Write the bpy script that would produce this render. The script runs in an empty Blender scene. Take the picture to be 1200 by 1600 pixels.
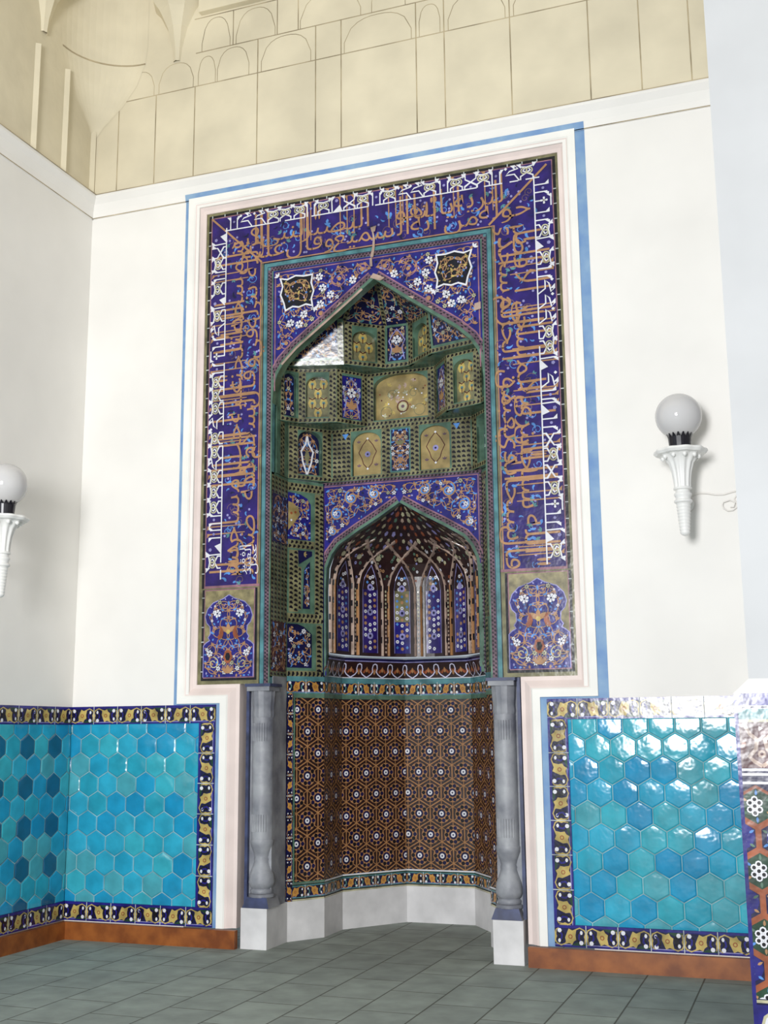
import bpy, bmesh, math, random, unicodedata
from mathutils import Vector, Matrix
R = random.Random(7)
S = bpy.context.scene
COL = S.collection
PI = math.pi

# ------------------------------------------------------------------ camera, light, exposure
YAW, PIT, ROL = math.radians(20.0309), math.radians(10.798), math.radians(-0.4896)
fw = Vector((-math.sin(YAW)*math.cos(PIT), math.cos(YAW)*math.cos(PIT), math.sin(PIT)))
r0 = Vector((math.cos(YAW), math.sin(YAW), 0)); u0 = r0.cross(fw)
cr, sr = math.cos(ROL), math.sin(ROL)
rt = cr*r0 + sr*u0; up = -sr*r0 + cr*u0
cam = bpy.data.cameras.new('camera'); cam_o = bpy.data.objects.new('camera', cam); COL.objects.link(cam_o)
M = Matrix((rt, up, -fw)).transposed().to_4x4(); M.translation = (0, -8.364, 1.6)
cam_o.matrix_world = M
cam.sensor_fit = 'HORIZONTAL'; cam.sensor_width = 36; cam.lens = 1815.75/1200*36
cam.clip_start = 0.05; cam.clip_end = 200
S.camera = cam_o

w = bpy.data.worlds.new('overcast_sky'); S.world = w; w.use_nodes = True
bg = w.node_tree.nodes['Background']; bg.inputs[0].default_value = (0.80, 0.90, 1.0, 1); bg.inputs[1].default_value = 0.37

def area(name, loc, target, sx, sy, power, color):
    l = bpy.data.lights.new(name, 'AREA'); l.shape = 'RECTANGLE'; l.size = sx; l.size_y = sy
    l.energy = power; l.color = color
    o = bpy.data.objects.new(name, l); COL.objects.link(o); o.location = loc
    o.rotation_euler = (Vector(target)-Vector(loc)).to_track_quat('-Z', 'Y').to_euler()
    return o
# daylight falling in through the open arch behind the viewer
area('doorway_daylight', (-1.9, -13.0, 3.1), (-3.1, 0, 1.9), 2.2, 3.1, 900, (0.985, 0.99, 1.0))

S.view_settings.view_transform = 'Standard'
try: S.view_settings.look = 'None'
except Exception: pass
S.view_settings.gamma = 1; S.view_settings.exposure = 0.5
S.view_settings.use_curve_mapping = False

# ------------------------------------------------------------------ materials
def lin(c):
    return tuple((x/255/12.92 if x/255 <= .04045 else ((x/255+.055)/1.055)**2.4) for x in c)
def mat(name, rgb, rough=.5, var=.12, scale=6, bump=0, bscale=30, spec=.5, metal=0, detail=3, rgb2=None):
    m = bpy.data.materials.new(name); m.use_nodes = True; nt = m.node_tree; b = nt.nodes['Principled BSDF']
    c = lin(rgb); c2 = lin(rgb2) if rgb2 else tuple(max(0, x*(1-2*var)) for x in c)
    c1 = c if rgb2 else tuple(min(1, x*(1+var)) for x in c)
    tc = nt.nodes.new('ShaderNodeTexCoord')
    n = nt.nodes.new('ShaderNodeTexNoise'); n.inputs['Scale'].default_value = scale; n.inputs['Detail'].default_value = detail
    nt.links.new(tc.outputs['Object'], n.inputs['Vector'])
    rp = nt.nodes.new('ShaderNodeValToRGB'); e = rp.color_ramp.elements
    e[0].position = .32; e[0].color = (*c2, 1); e[1].position = .68; e[1].color = (*c1, 1)
    nt.links.new(n.outputs['Fac'], rp.inputs[0]); nt.links.new(rp.outputs[0], b.inputs['Base Color'])
    b.inputs['Roughness'].default_value = rough; b.inputs['Metallic'].default_value = metal
    b.inputs['Specular IOR Level'].default_value = spec
    if bump:
        n2 = nt.nodes.new('ShaderNodeTexNoise'); n2.inputs['Scale'].default_value = bscale; n2.inputs['Detail'].default_value = 2
        nt.links.new(tc.outputs['Object'], n2.inputs['Vector'])
        bp = nt.nodes.new('ShaderNodeBump'); bp.inputs['Strength'].default_value = bump; bp.inputs['Distance'].default_value = .02
        nt.links.new(n2.outputs['Fac'], bp.inputs['Height']); nt.links.new(bp.outputs[0], b.inputs['Normal'])
    return m
GL = dict(rough=.2, var=.22, scale=9, bump=.12, bscale=14)
MT = {}
def gm(key, name, rgb, **k):
    d = dict(GL); d.update(k); MT[key] = mat(name, rgb, **d)
gm('ground', 'violet_blue_glaze', (44, 28, 106)); gm('cobalt', 'cobalt_glaze', (36, 33, 120)); gm('navy', 'navy_glaze', (22, 22, 66))
gm('black', 'black_glaze', (22, 20, 28)); gm('white', 'white_glaze', (222, 222, 228), var=.06); gm('beige', 'pale_olive_glaze', (186, 182, 150))
gm('ochre', 'ochre_glaze', (172, 130, 92), var=.12); gm('gold', 'ochre_yellow_glaze', (188, 166, 96)); gm('lightblue', 'light_blue_glaze', (86, 140, 210))
gm('turq', 'turquoise_strip_glaze', (82, 132, 138)); gm('teal', 'teal_green_glaze', (86, 116, 98)); gm('olive', 'olive_glaze', (124, 120, 88), var=.25)
gm('purple', 'purple_brown_glaze', (108, 84, 96)); gm('rust', 'rust_glaze', (150, 82, 52)); gm('lilac', 'lilac_glaze', (150, 146, 200))
gm('brown', 'dark_brown_glaze', (46, 26, 26), rough=.32); gm('hexochre', 'brown_ochre_glaze', (168, 122, 80), var=.12); gm('darkgreen', 'dark_green_glaze', (34, 66, 48))
gm('sand', 'sandy_ochre_glaze', (160, 140, 92), var=.2); gm('rib', 'pale_rose_rib_glaze', (176, 152, 138)); gm('grout', 'pale_grout', (190, 196, 196), rough=.8, bump=0)
gm('amber', 'amber_glaze', (190, 138, 66), var=.12); gm('tilegrout', 'greyish_tile_grout', (146, 178, 182), rough=.8, bump=0); gm('maroon', 'maroon_glaze', (78, 24, 30)); gm('khaki', 'worn_khaki_tile', (140, 130, 92), var=.3, scale=14, rough=.45)
gm('seamrose', 'rose_line_glaze', (150, 108, 120))
TQ = []
for i, c in enumerate([(40, 156, 190), (50, 164, 194), (34, 147, 188), (58, 168, 186), (44, 156, 180), (74, 160, 174), (30, 140, 184)]):
    TQ.append(mat('turquoise_tile_glaze', c, rough=.13, var=.10, scale=7, bump=.19, bscale=11))
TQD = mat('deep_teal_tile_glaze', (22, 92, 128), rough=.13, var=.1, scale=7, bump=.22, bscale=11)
MT['plaster'] = mat('white_plaster', (237, 234, 229), rough=.85, var=.025, scale=1.3, bump=.12, bscale=7, spec=.2)
MT['cream'] = mat('cream_plaster', (219, 209, 184), rough=.85, var=.06, scale=1.8, bump=.2, bscale=9, spec=.2)
MT['groove'] = mat('grimy_joint', (176, 162, 134), rough=.95, var=.25, scale=3, spec=.1)
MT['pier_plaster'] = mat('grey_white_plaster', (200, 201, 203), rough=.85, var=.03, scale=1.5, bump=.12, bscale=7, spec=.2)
MT['white_paint'] = mat('white_trim_paint', (240, 238, 232), rough=.6, var=.03, scale=3, spec=.3)
MT['pink'] = mat('pale_pink_paint', (228, 212, 206), rough=.6, var=.05, scale=3, spec=.3)
MT['blue_paint'] = mat('blue_border_paint', (106, 142, 190), rough=.6, var=.25, scale=5, spec=.3, rgb2=(142, 172, 200))
MT['marble'] = mat('white_marble', (216, 214, 214), rough=.4, var=.08, scale=5, detail=8)
MT['greymarble'] = mat('weathered_grey_marble', (166, 168, 172), rough=.5, var=.2, scale=4, bump=.25, bscale=12, detail=10, rgb2=(98, 100, 110))
MT['bluemarble'] = mat('dark_blue_slate', (56, 64, 98), rough=.45, var=.25, scale=9)
MT['wood'] = mat('red_brown_timber', (156, 90, 38), rough=.4, var=.2, scale=8, rgb2=(116, 60, 24))
MT['globe'] = mat('opal_glass', (204, 202, 202), rough=.08, var=.01, scale=2)
MT['collar'] = mat('black_plastic', (24, 22, 30), rough=.3, var=.1)
MT['enamel'] = mat('white_enamel', (236, 235, 232), rough=.35, var=.02)
MT['cable'] = mat('white_cable', (226, 222, 216), rough=.6, var=.03)

# floor: grey green paving slabs
def floor_mat():
    m = bpy.data.materials.new('grey_stone_paving'); m.use_nodes = True; nt = m.node_tree; b = nt.nodes['Principled BSDF']
    tc = nt.nodes.new('ShaderNodeTexCoord'); br = nt.nodes.new('ShaderNodeTexBrick')
    mp = nt.nodes.new('ShaderNodeMapping'); mp.inputs['Rotation'].default_value = (0, 0, PI/2); mp.inputs['Location'].default_value = (.1, .07, 0)
    nt.links.new(tc.outputs['Object'], mp.inputs[0]); nt.links.new(mp.outputs[0], br.inputs['Vector'])
    br.inputs['Scale'].default_value = 1; br.inputs['Brick Width'].default_value = .56; br.inputs['Row Height'].default_value = .37
    br.inputs['Mortar Size'].default_value = .006; br.inputs['Mortar Smooth'].default_value = .4; br.inputs['Bias'].default_value = -.1
    br.inputs['Color1'].default_value = (*lin((158, 166, 158)), 1); br.inputs['Color2'].default_value = (*lin((144, 151, 145)), 1)
    br.inputs['Mortar'].default_value = (*lin((96, 96, 88)), 1)
    n = nt.nodes.new('ShaderNodeTexNoise'); n.inputs['Scale'].default_value = 5; n.inputs['Detail'].default_value = 8
    nt.links.new(tc.outputs['Object'], n.inputs['Vector'])
    mx = nt.nodes.new('ShaderNodeMix'); mx.data_type = 'RGBA'; mx.blend_type = 'MULTIPLY'
    rp = nt.nodes.new('ShaderNodeValToRGB'); rp.color_ramp.elements[0].position = .3; rp.color_ramp.elements[0].color = (.68, .68, .68, 1); rp.color_ramp.elements[1].position = .7
    nt.links.new(n.outputs['Fac'], rp.inputs[0])
    mx.inputs[0].default_value = .9; nt.links.new(br.outputs['Color'], mx.inputs[6]); nt.links.new(rp.outputs[0], mx.inputs[7])
    nt.links.new(mx.outputs[2], b.inputs['Base Color']); b.inputs['Roughness'].default_value = .75; b.inputs['Specular IOR Level'].default_value = .3
    bp = nt.nodes.new('ShaderNodeBump'); bp.inputs['Strength'].default_value = .4; bp.inputs['Distance'].default_value = .01
    nt.links.new(br.outputs['Fac'], bp.inputs['Height']); bp.invert = True
    nt.links.new(bp.outputs[0], b.inputs['Normal'])
    return m
MT['floor'] = floor_mat()

# ------------------------------------------------------------------ mesh collector with a 2-D drawing frame
def plane(O, U, V):
    O, U, V = Vector(O), Vector(U).normalized(), Vector(V).normalized(); N = U.cross(V)
    return lambda u, v, h: O + u*U + v*V + h*N
WALL = plane((0, 0, 0), (1, 0, 0), (0, 0, 1))
def inside(p, poly):
    x, y = p; c = False; j = len(poly)-1
    for i in range(len(poly)):
        xi, yi = poly[i]; xj, yj = poly[j]
        if (yi > y) != (yj > y) and x < (xj-xi)*(y-yi)/(yj-yi)+xi: c = not c
        j = i
    return c
def edge_dist(p, poly):
    d = 1e9
    for i in range(len(poly)):
        a, b = poly[i-1], poly[i]; dx, dy = b[0]-a[0], b[1]-a[1]; L = dx*dx+dy*dy or 1e-9
        t = max(0, min(1, ((p[0]-a[0])*dx+(p[1]-a[1])*dy)/L))
        d = min(d, math.hypot(p[0]-a[0]-t*dx, p[1]-a[1]-t*dy))
    return d
def clip_poly(pts, clip):
    out = list(pts)
    for i in range(len(clip)):
        a, b = clip[i], clip[(i+1) % len(clip)]
        def side(p): return (b[0]-a[0])*(p[1]-a[1])-(b[1]-a[1])*(p[0]-a[0])
        src = out; out = []
        for k in range(len(src)):
            p, q = src[k-1], src[k]; sp, sq = side(p), side(q)
            if (sp >= 0) != (sq >= 0):
                t = sp/(sp-sq); out.append((p[0]+t*(q[0]-p[0]), p[1]+t*(q[1]-p[1])))
            if sq >= 0: out.append(q)
        if len(out) < 3: return []
    return out
EPS = .0007
class D:
    def __init__(s, mp=WALL): s.v = []; s.f = []; s.mi = []; s.mats = []; s.mp = mp; s.clip = None; s.base = 0.0; s.cnt = 0
    def m(s, k):
        mt = MT[k] if isinstance(k, str) else k
        if mt not in s.mats: s.mats.append(mt)
        return s.mats.index(mt)
    def poly(s, pts, k, l=0, h=None):
        if s.clip:
            pts = clip_poly(pts, s.clip)
            if len(pts) < 3: return
        a = sum(pts[i-1][0]*pts[i][1]-pts[i][0]*pts[i-1][1] for i in range(len(pts)))
        if abs(a) < 1e-9: return
        if a < 0: pts = pts[::-1]
        s.cnt += 1; hh = s.base + (l*EPS+(s.cnt % 41)*EPS*.018 if h is None else h); n = len(s.v)
        s.v += [s.mp(p[0], p[1], hh) for p in pts]; s.f.append(tuple(range(n, n+len(pts)))); s.mi.append(s.m(k))
    def face3(s, vs, k):
        n = len(s.v); s.v += [Vector(q) for q in vs]; s.f.append(tuple(range(n, n+len(vs)))); s.mi.append(s.m(k))
    def slab(s, pts, k, h0=-.03, h1=0., sidek=None):
        a = sum(pts[i-1][0]*pts[i][1]-pts[i][0]*pts[i-1][1] for i in range(len(pts)))
        if a < 0: pts = pts[::-1]
        s.poly(pts, k, h=h1)
        n = len(s.v); L = len(pts)
        s.v += [s.mp(p[0], p[1], s.base+h0) for p in pts]+[s.mp(p[0], p[1], s.base+h1) for p in pts]
        sk = s.m(sidek or k)
        for i in range(L):
            j = (i+1) % L; s.f.append((n+i, n+j, n+L+j, n+L+i)); s.mi.append(sk)
        s.f.append(tuple(range(n+L-1, n-1, -1))); s.mi.append(sk)
    def rect(s, u0, v0, u1, v1, k, l=0): s.poly([(u0, v0), (u1, v0), (u1, v1), (u0, v1)], k, l)
    def disc(s, c, r, k, l=1, n=8, ry=None, a0=0.):
        ry = ry or r
        s.poly([(c[0]+r*math.cos(a0+2*PI*i/n), c[1]+ry*math.sin(a0+2*PI*i/n)) for i in range(n)], k, l)
    def ring(s, c, r, w_, k, l=1, n=14):
        s.rib([(c[0]+r*math.cos(2*PI*i/n), c[1]+r*math.sin(2*PI*i/n)) for i in range(n)], w_, k, l, True)
    def rib(s, pts, w_, k, l=1, closed=False, raised=0., ends=None):
        n = len(pts); L = []; Rr = []
        for i in range(n):
            if closed: a, b = pts[i-1], pts[(i+1) % n]
            else: a, b = pts[max(0, i-1)], pts[min(n-1, i+1)]
            dx, dy = b[0]-a[0], b[1]-a[1]; q = math.hypot(dx, dy) or 1e-9
            ww = w_/2
            if ends is not None and not closed:
                t = i/(n-1); ww *= ends[0]*(1-t)+ends[1]*t
            c = pts[i]
            if 0 < i < n-1 or closed:
                e1 = (c[0]-pts[i-1][0], c[1]-pts[i-1][1]); q1 = math.hypot(*e1) or 1e-9
                cs = (e1[0]*dx+e1[1]*dy)/(q1*q); ww = ww/max(.5, cs)
            L.append((c[0]-dy/q*ww, c[1]+dx/q*ww)); Rr.append((c[0]+dy/q*ww, c[1]-dx/q*ww))
        for i in range(n if closed else n-1):
            j = (i+1) % n
            if raised:
                h = s.base+raised; lo = s.base; nn = len(s.v); C0 = pts[i]; C1 = pts[j]
                s.v += [s.mp(*Rr[i], lo), s.mp(*Rr[j], lo), s.mp(*C1, h), s.mp(*C0, h), s.mp(*L[i], lo), s.mp(*L[j], lo)]
                mm = s.m(k); s.f += [(nn, nn+1, nn+2, nn+3), (nn+3, nn+2, nn+5, nn+4)]; s.mi += [mm, mm]
            else: s.poly([Rr[i], Rr[j], L[j], L[i]], k, l)
    # ---- ornaments
    def leaf(s, c, r, ang, k, l=2, ratio=.42):
        ca, sa = math.cos(ang), math.sin(ang)
        P = [(-1, 0), (-.45, ratio), (.3, ratio*.9), (1, 0), (.3, -ratio*.9), (-.45, -ratio)]
        s.poly([(c[0]+r*(x*ca-y*sa), c[1]+r*(x*sa+y*ca)) for x, y in P], k, l)
    def comma(s, c, r, ang, k, l=2, flip=1):
        ca, sa = math.cos(ang), math.sin(ang)
        P = [(-1, .1), (-.5, .55), (.2, .5), (.8, .0), (1.0, -.6), (.5, -.25), (0, -.1), (-.6, -.25)]
        s.poly([(c[0]+r*(x*ca-flip*y*sa), c[1]+r*(x*sa+flip*y*ca)) for x, y in P], k, l)
    def rosette(s, c, r, k='white', l=3, n=6, eye='navy', a0=.3):
        for i in range(n):
            a = a0+2*PI*i/n; s.disc((c[0]+.66*r*math.cos(a), c[1]+.66*r*math.sin(a)), r*.30, k, l, 6)
        s.disc(c, r*.42, k, l+1, 6); s.disc(c, r*.25, eye, l+2, 6)
    def trefoil(s, c, r, ang, k, l=2):
        for da in (-.9, 0, .9):
            a = ang+da; s.leaf((c[0]+r*.5*math.cos(a), c[1]+r*.5*math.sin(a)), r*.6, a, k, l)
    def spiral(s, c, r, k, l=1, w_=.008, turns=1.25, a0=0., dirn=1):
        n = int(turns*14); s.rib([(c[0]+r*(1-.75*i/n)*math.cos(a0+dirn*2*PI*turns*i/n), c[1]+r*(1-.75*i/n)*math.sin(a0+dirn*2*PI*turns*i/n)) for i in range(n+1)], w_, k, l)
    def marks(s, p0, p1, w_, gk, mk, l=0, sp=.034, cols=1, fill=.62):
        dx, dy = p1[0]-p0[0], p1[1]-p0[1]; Ln = math.hypot(dx, dy)
        if Ln < 1e-6: return
        tx, ty = dx/Ln, dy/Ln; nx, ny = -ty, tx
        def P(a, b): return (p0[0]+tx*a+nx*b, p0[1]+ty*a+ny*b)
        s.poly([P(0, -w_/2), P(Ln, -w_/2), P(Ln, w_/2), P(0, w_/2)], gk, l)
        n = max(1, int(Ln/sp)); q = Ln/n; cw = w_/cols
        for c in range(cols):
            b = -w_/2+cw*(c+.5)
            for i in range(n):
                a = q*(i+.5+(.5 if (cols == 2 and c) else 0))
                if a > Ln-q*.3: continue
                e = q*.34; f_ = cw*fill*.5
                s.poly([P(a-e, b-f_), P(a-e*.2, b-f_*1.05), P(a+e, b-f_*.1), P(a+e*.4, b+f_), P(a-e*.6, b+f_)], mk, l+1)
    def marks_path(s, pts, w_, gk, mk, l=0, sp=.034, cols=1):
        for a, b in zip(pts, pts[1:]): s.marks(a, b, w_, gk, mk, l, sp, cols)
    def arabesque(s, poly, rng, step=.05, l=2, mirror=None, ros=.22, kinds=('ochre', 'lightblue', 'white'), scale=1., vine='ochre'):
        us = [p[0] for p in poly]; vs = [p[1] for p in poly]; pts = []
        for _ in range(int(14*(max(us)-min(us))*(max(vs)-min(vs))/step**2)+40):
            p = (rng.uniform(min(us), max(us)), rng.uniform(min(vs), max(vs)))
            if mirror is not None and p[0] > mirror: continue
            if mirror is not None and mirror-p[0] < step*.5: p = (mirror, p[1])
            if not inside(p, poly) or edge_dist(p, poly) < step*.33: continue
            if any((p[0]-q[0])**2+(p[1]-q[1])**2 < step**2 for q in pts): continue
            pts.append(p)
        def both(fn):
            fn(lambda q: q, 1)
            if mirror is not None: fn(lambda q: (2*mirror-q[0], q[1]), -1)
        # small filling leaves between the main flowers
        fill = []
        for _ in range(int(5.5*len(pts))+10):
            p = (rng.uniform(min(us), max(us)), rng.uniform(min(vs), max(vs)))
            if (mirror is not None and p[0] > mirror) or not inside(p, poly) or edge_dist(p, poly) < step*.16: continue
            if any((p[0]-q[0])**2+(p[1]-q[1])**2 < (step*.33)**2 for q in fill): continue
            fill.append(p)
        for p in fill:
            a = rng.uniform(0, 6.28); k = rng.choice((kinds[0], kinds[1], kinds[1], 'lilac', 'navy', 'navy', vine)); r = step*rng.uniform(.18, .30)
            both(lambda f, sg: s.leaf(f(p), r, a if sg > 0 else PI-a, k, l, .6))
        for i, p in enumerate(pts):
            near = sorted(((p[0]-q[0])**2+(p[1]-q[1])**2, j) for j, q in enumerate(pts) if j != i)[:3]
            for d2, j in near:
                if d2 > (2.1*step)**2: continue
                q = pts[j]; b = rng.choice((-1, 1))*.35; mx_, my_ = (p[0]+q[0])/2-(q[1]-p[1])*b, (p[1]+q[1])/2+(q[0]-p[0])*b
                arc = [((1-t)**2*p[0]+2*t*(1-t)*mx_+t*t*q[0], (1-t)**2*p[1]+2*t*(1-t)*my_+t*t*q[1]) for t in (0, .25, .5, .75, 1)]
                both(lambda f, sg: s.rib([f(x) for x in arc], .006*scale, vine, l+1))
        for p in pts:
            k = rng.random(); a = rng.uniform(0, 6.28); r = step*.44*rng.uniform(.8, 1.1)
            if k < ros: both(lambda f, sg: (s.disc(f(p), r*1.05, 'navy', l+2, 7), s.rosette(f(p), r*.92, 'white' if a < 4.2 else 'beige', l+3, 6 if a > 2 else 5)))
            elif k < ros+.30: both(lambda f, sg: s.trefoil(f(p), r*1.0, a if sg > 0 else PI-a, kinds[0], l+2))
            elif k < ros+.55: both(lambda f, sg: (s.comma(f(p), r*1.0, a if sg > 0 else PI-a, kinds[1], l+2, sg)))
            elif k < ros+.68: both(lambda f, sg: (s.disc(f(p), r*.5, kinds[2], l+3, 6), s.disc(f(p), r*.2, 'navy', l+4, 5)))
            else: both(lambda f, sg: s.leaf(f(p), r, a if sg > 0 else PI-a, rng.choice(kinds[:2]), l+2))
        return pts
    def obj(s, name, parent=None, label=None):
        me = bpy.data.meshes.new(name)
        off = parent_origin(parent)
        me.from_pydata([v-off for v in s.v], [], s.f)
        for x in s.mats: me.materials.append(x)
        me.polygons.foreach_set('material_index', s.mi); me.update()
        o = bpy.data.objects.new(name, me); COL.objects.link(o)
        if parent: o.parent = parent
        if label: o['label'] = label
        return o
def parent_origin(p):
    v = Vector((0, 0, 0))
    while p: v = v+p.location; p = p.parent
    return v
def thing(name, loc, label, cat, group=None):
    o = bpy.data.objects.new(name, None); COL.objects.link(o); o.location = loc; o.empty_display_size = .1
    o['label'] = label; o['category'] = cat
    if group: o['group'] = group
    return o
def structure(o): o['kind'] = 'structure'; return o
def box(d, x0, y0, z0, x1, y1, z1, k):
    c = [(x0, y0, z0), (x1, y0, z0), (x1, y1, z0), (x0, y1, z0), (x0, y0, z1), (x1, y0, z1), (x1, y1, z1), (x0, y1, z1)]
    for f in ((0, 3, 2, 1), (4, 5, 6, 7), (0, 1, 5, 4), (1, 2, 6, 5), (2, 3, 7, 6), (3, 0, 4, 7)): d.face3([c[i] for i in f], k)
def lathe(d, cx, cy, prof, k, n=32, fl=0, amp=0., a0=0., a1=2*PI):
    full = abs(a1-a0-2*PI) < 1e-6; rings = []
    for r, z in prof:
        ring = []
        for i in range(n if full else n+1):
            a = a0+(a1-a0)*i/n; rr = r*(1+(amp*math.cos(fl*a) if fl else 0)); ring.append(Vector((cx+rr*math.cos(a), cy+rr*math.sin(a), z)))
        rings.append(ring)
    base = len(d.v); m = len(rings[0])
    for ring in rings: d.v += ring
    mi = d.m(k)
    for i in range(len(rings)-1):
        for j in range(m if full else m-1):
            a = base+i*m+j; b = base+i*m+(j+1) % m; d.f.append((a, b, b+m, a+m)); d.mi.append(mi)
    if full:
        if prof[0][0] > 1e-4: d.f.append(tuple(base+j for j in range(m-1, -1, -1))); d.mi.append(mi)
        if prof[-1][0] > 1e-4: d.f.append(tuple(base+(len(rings)-1)*m+j for j in range(m))); d.mi.append(mi)
def smooth(o, ang=40):
    o.data.polygons.foreach_set('use_smooth', [True]*len(o.data.polygons))
    bm = bmesh.new(); bm.from_mesh(o.data); bmesh.ops.remove_doubles(bm, verts=bm.verts, dist=1e-5)
    for e in bm.edges:
        if len(e.link_faces) == 2 and e.calc_face_angle(0) > math.radians(ang): e.smooth = False
    bm.to_mesh(o.data); bm.free(); o.data.update(); return o
def tube(d, pts, r, k, n=8):
    pts = [Vector(p) for p in pts]; base = len(d.v)
    for i, p in enumerate(pts):
        t = (pts[min(i+1, len(pts)-1)]-pts[max(i-1, 0)]).normalized(); a = t.cross(Vector((0, 1, .01))).normalized()
        if a.length < .1: a = t.cross(Vector((1, 0, 0))).normalized()
        b = t.cross(a)
        for j in range(n): d.v.append(p+r*(math.cos(2*PI*j/n)*a+math.sin(2*PI*j/n)*b))
    mi = d.m(k)
    for i in range(len(pts)-1):
        for j in range(n): d.f.append((base+i*n+j, base+i*n+(j+1) % n, base+(i+1)*n+(j+1) % n, base+(i+1)*n+j)); d.mi.append(mi)
    d.f.append(tuple(base+j for j in range(n))); d.mi.append(mi)
    e = base+(len(pts)-1)*n; d.f.append(tuple(e+j for j in range(n-1, -1, -1))); d.mi.append(mi)

# ------------------------------------------------------------------ room
LX = -5.84           # left wall
CX = -3.14           # axis of the niche
d = D(); box(d, -9, -15, -.12, 6, 2.2, 0, 'floor'); structure(d.obj('floor'))
# back wall, opening for the niche cut out
d = D()
box(d, LX-.3, 0, 0, CX-1.6, .3, 6.385, 'plaster'); box(d, CX+1.6, 0, 0, 1.9, .3, 6.385, 'plaster')
box(d, CX-1.6, 0, 6.13, CX+1.6, .3, 6.385, 'plaster')
structure(d.obj('wall_back'))
d = D(); box(d, LX-.3, -.06, 6.385, 1.9, .3, 9.6, 'cream'); structure(d.obj('wall_back_upper'))
d = D(); box(d, LX-.3, -2.6, 0, LX, 0, 6.28, 'plaster'); structure(d.obj('wall_left'))
d = D(); box(d, LX-.3, -2.6, 6.28, LX+.02, -.06, 9.6, 'cream'); structure(d.obj('wall_left_upper'))
d = D(); box(d, LX-3.2, -6.5, 9.6, 6, .3, 9.9, 'cream'); structure(d.obj('ceiling'))
d = D(); box(d, 3.4, -11, 0, 3.7, -1.6, 9.6, 'plaster'); structure(d.obj('wall_right'))

# cornice on both walls: a sloping cavetto with a fillet
def cornice(name, frame, L, k='plaster'):
    d = D(); prof = [(0, 6.20), (-.012, 6.20), (-.012, 6.215), (-.02, 6.26), (-.045, 6.32), (-.085, 6.365), (-.085, 6.39), (-.075, 6.39), (0, 6.40)]
    for (a, z0), (b, z1) in zip(prof, prof[1:]):
        d.face3([frame(0, a, z0), frame(L, a, z0), frame(L, b, z1), frame(0, b, z1)], k)
    d.face3([frame(0, a, z) for a, z in prof[::-1]], k); d.face3([frame(L, a, z) for a, z in prof], k)
    for z, dd in ((6.20, -.0145), (6.388, -.088)):
        d.face3([frame(0, dd, z), frame(L, dd, z), frame(L, dd, z+.008), frame(0, dd, z+.008)], 'groove')
    return structure(d.obj(name))
cornice('trim_1', lambda s, y, z: Vector((LX+s, y, z)), 5.84+1.9)
cornice('trim_2', lambda s, y, z: Vector((LX-y, -2.6+s, z)), 2.6)

# incised panelling on the upper wall
def groove(d, pts, w_=.012): d.rib(pts, w_*.75, 'groove', 0, raised=.002)
UW = plane((0, -.0605, 0), (1, 0, 0), (0, 0, 1))
d = D(UW); Z1, Z2, Z3 = 7.265, 7.59, 7.93
xs = [-5.56, -5.175, -4.78, -4.165, -3.615, -3.38, -2.71, -2.467, -1.915, -1.29, -.9, -.53, .1, .7]
for i, x in enumerate(xs): groove(d, [(x, 6.41), (x, Z1 if i < 3 else Z2)], .014)
groove(d, [(-5.56, Z1), (1.2, Z1)]); groove(d, [(-4.78, Z2), (1.2, Z2)]); groove(d, [(-4.8, Z3), (1.2, Z3)])
def arch_line(d, x0, x1, z0, z1, n=10):
    m_ = (x0+x1)/2; hw = (x1-x0)/2; P = []
    for i in range(n+1):
        t = i/n; P.append((x0+(x1-x0)*t, z0+(z1-z0)*(1-abs(2*t-1)**2.6)**.62))
    groove(d, P, .008)
for x0, x1, z0, z1 in [(-5.50, -5.2, Z1+.1, Z1+.26), (-5.15, -4.8, Z1+.1, Z1+.27), (-4.75, -4.58, Z1+.12, Z1+.27), (-4.56, -4.25, Z1+.12, Z1+.30), (-4.13, -3.66, Z1+.1, Z1+.30),
                       (-3.35, -2.75, Z1+.1, Z1+.3), (-2.68, -2.5, Z1+.14, Z1+.28), (-2.43, -1.95, Z1+.1, Z1+.3), (-1.88, -1.3, Z1+.1, Z1+.3),
                       (-4.72, -4.44, Z2+.08, Z3-.03), (-4.38, -4.0, Z2+.08, Z3-.03), (-3.76, -3.2, Z2+.08, Z3-.03), (-3.1, -2.8, Z2+.1, Z3-.03), (-2.6, -2.0, Z2+.08, Z3-.03)]:
    arch_line(d, x0, x1, z0, z1); groove(d, [(x0, Z1 if z0 < Z2 else Z2), (x0, z0)], .008); groove(d, [(x1, Z1 if z0 < Z2 else Z2), (x1, z0)], .008)
for x in (-4.41, -3.98, -3.78): groove(d, [(x, Z2), (x, Z3)])
structure(d.obj('trim_3'))
# ribs on the upper left wall
d = D()
for y in (-.92, -.50, -.075):
    for z0, z1 in ((6.42, 7.4),):
        d.face3([(LX+.02, y-.03, z0), (LX+.055, y, z0), (LX+.055, y, z1), (LX+.02, y-.03, z1)], 'cream')
        d.face3([(LX+.055, y, z0), (LX+.02, y+.03, z0), (LX+.02, y+.03, z1), (LX+.055, y, z1)], 'cream')
structure(d.obj('trim_4'))
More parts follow.
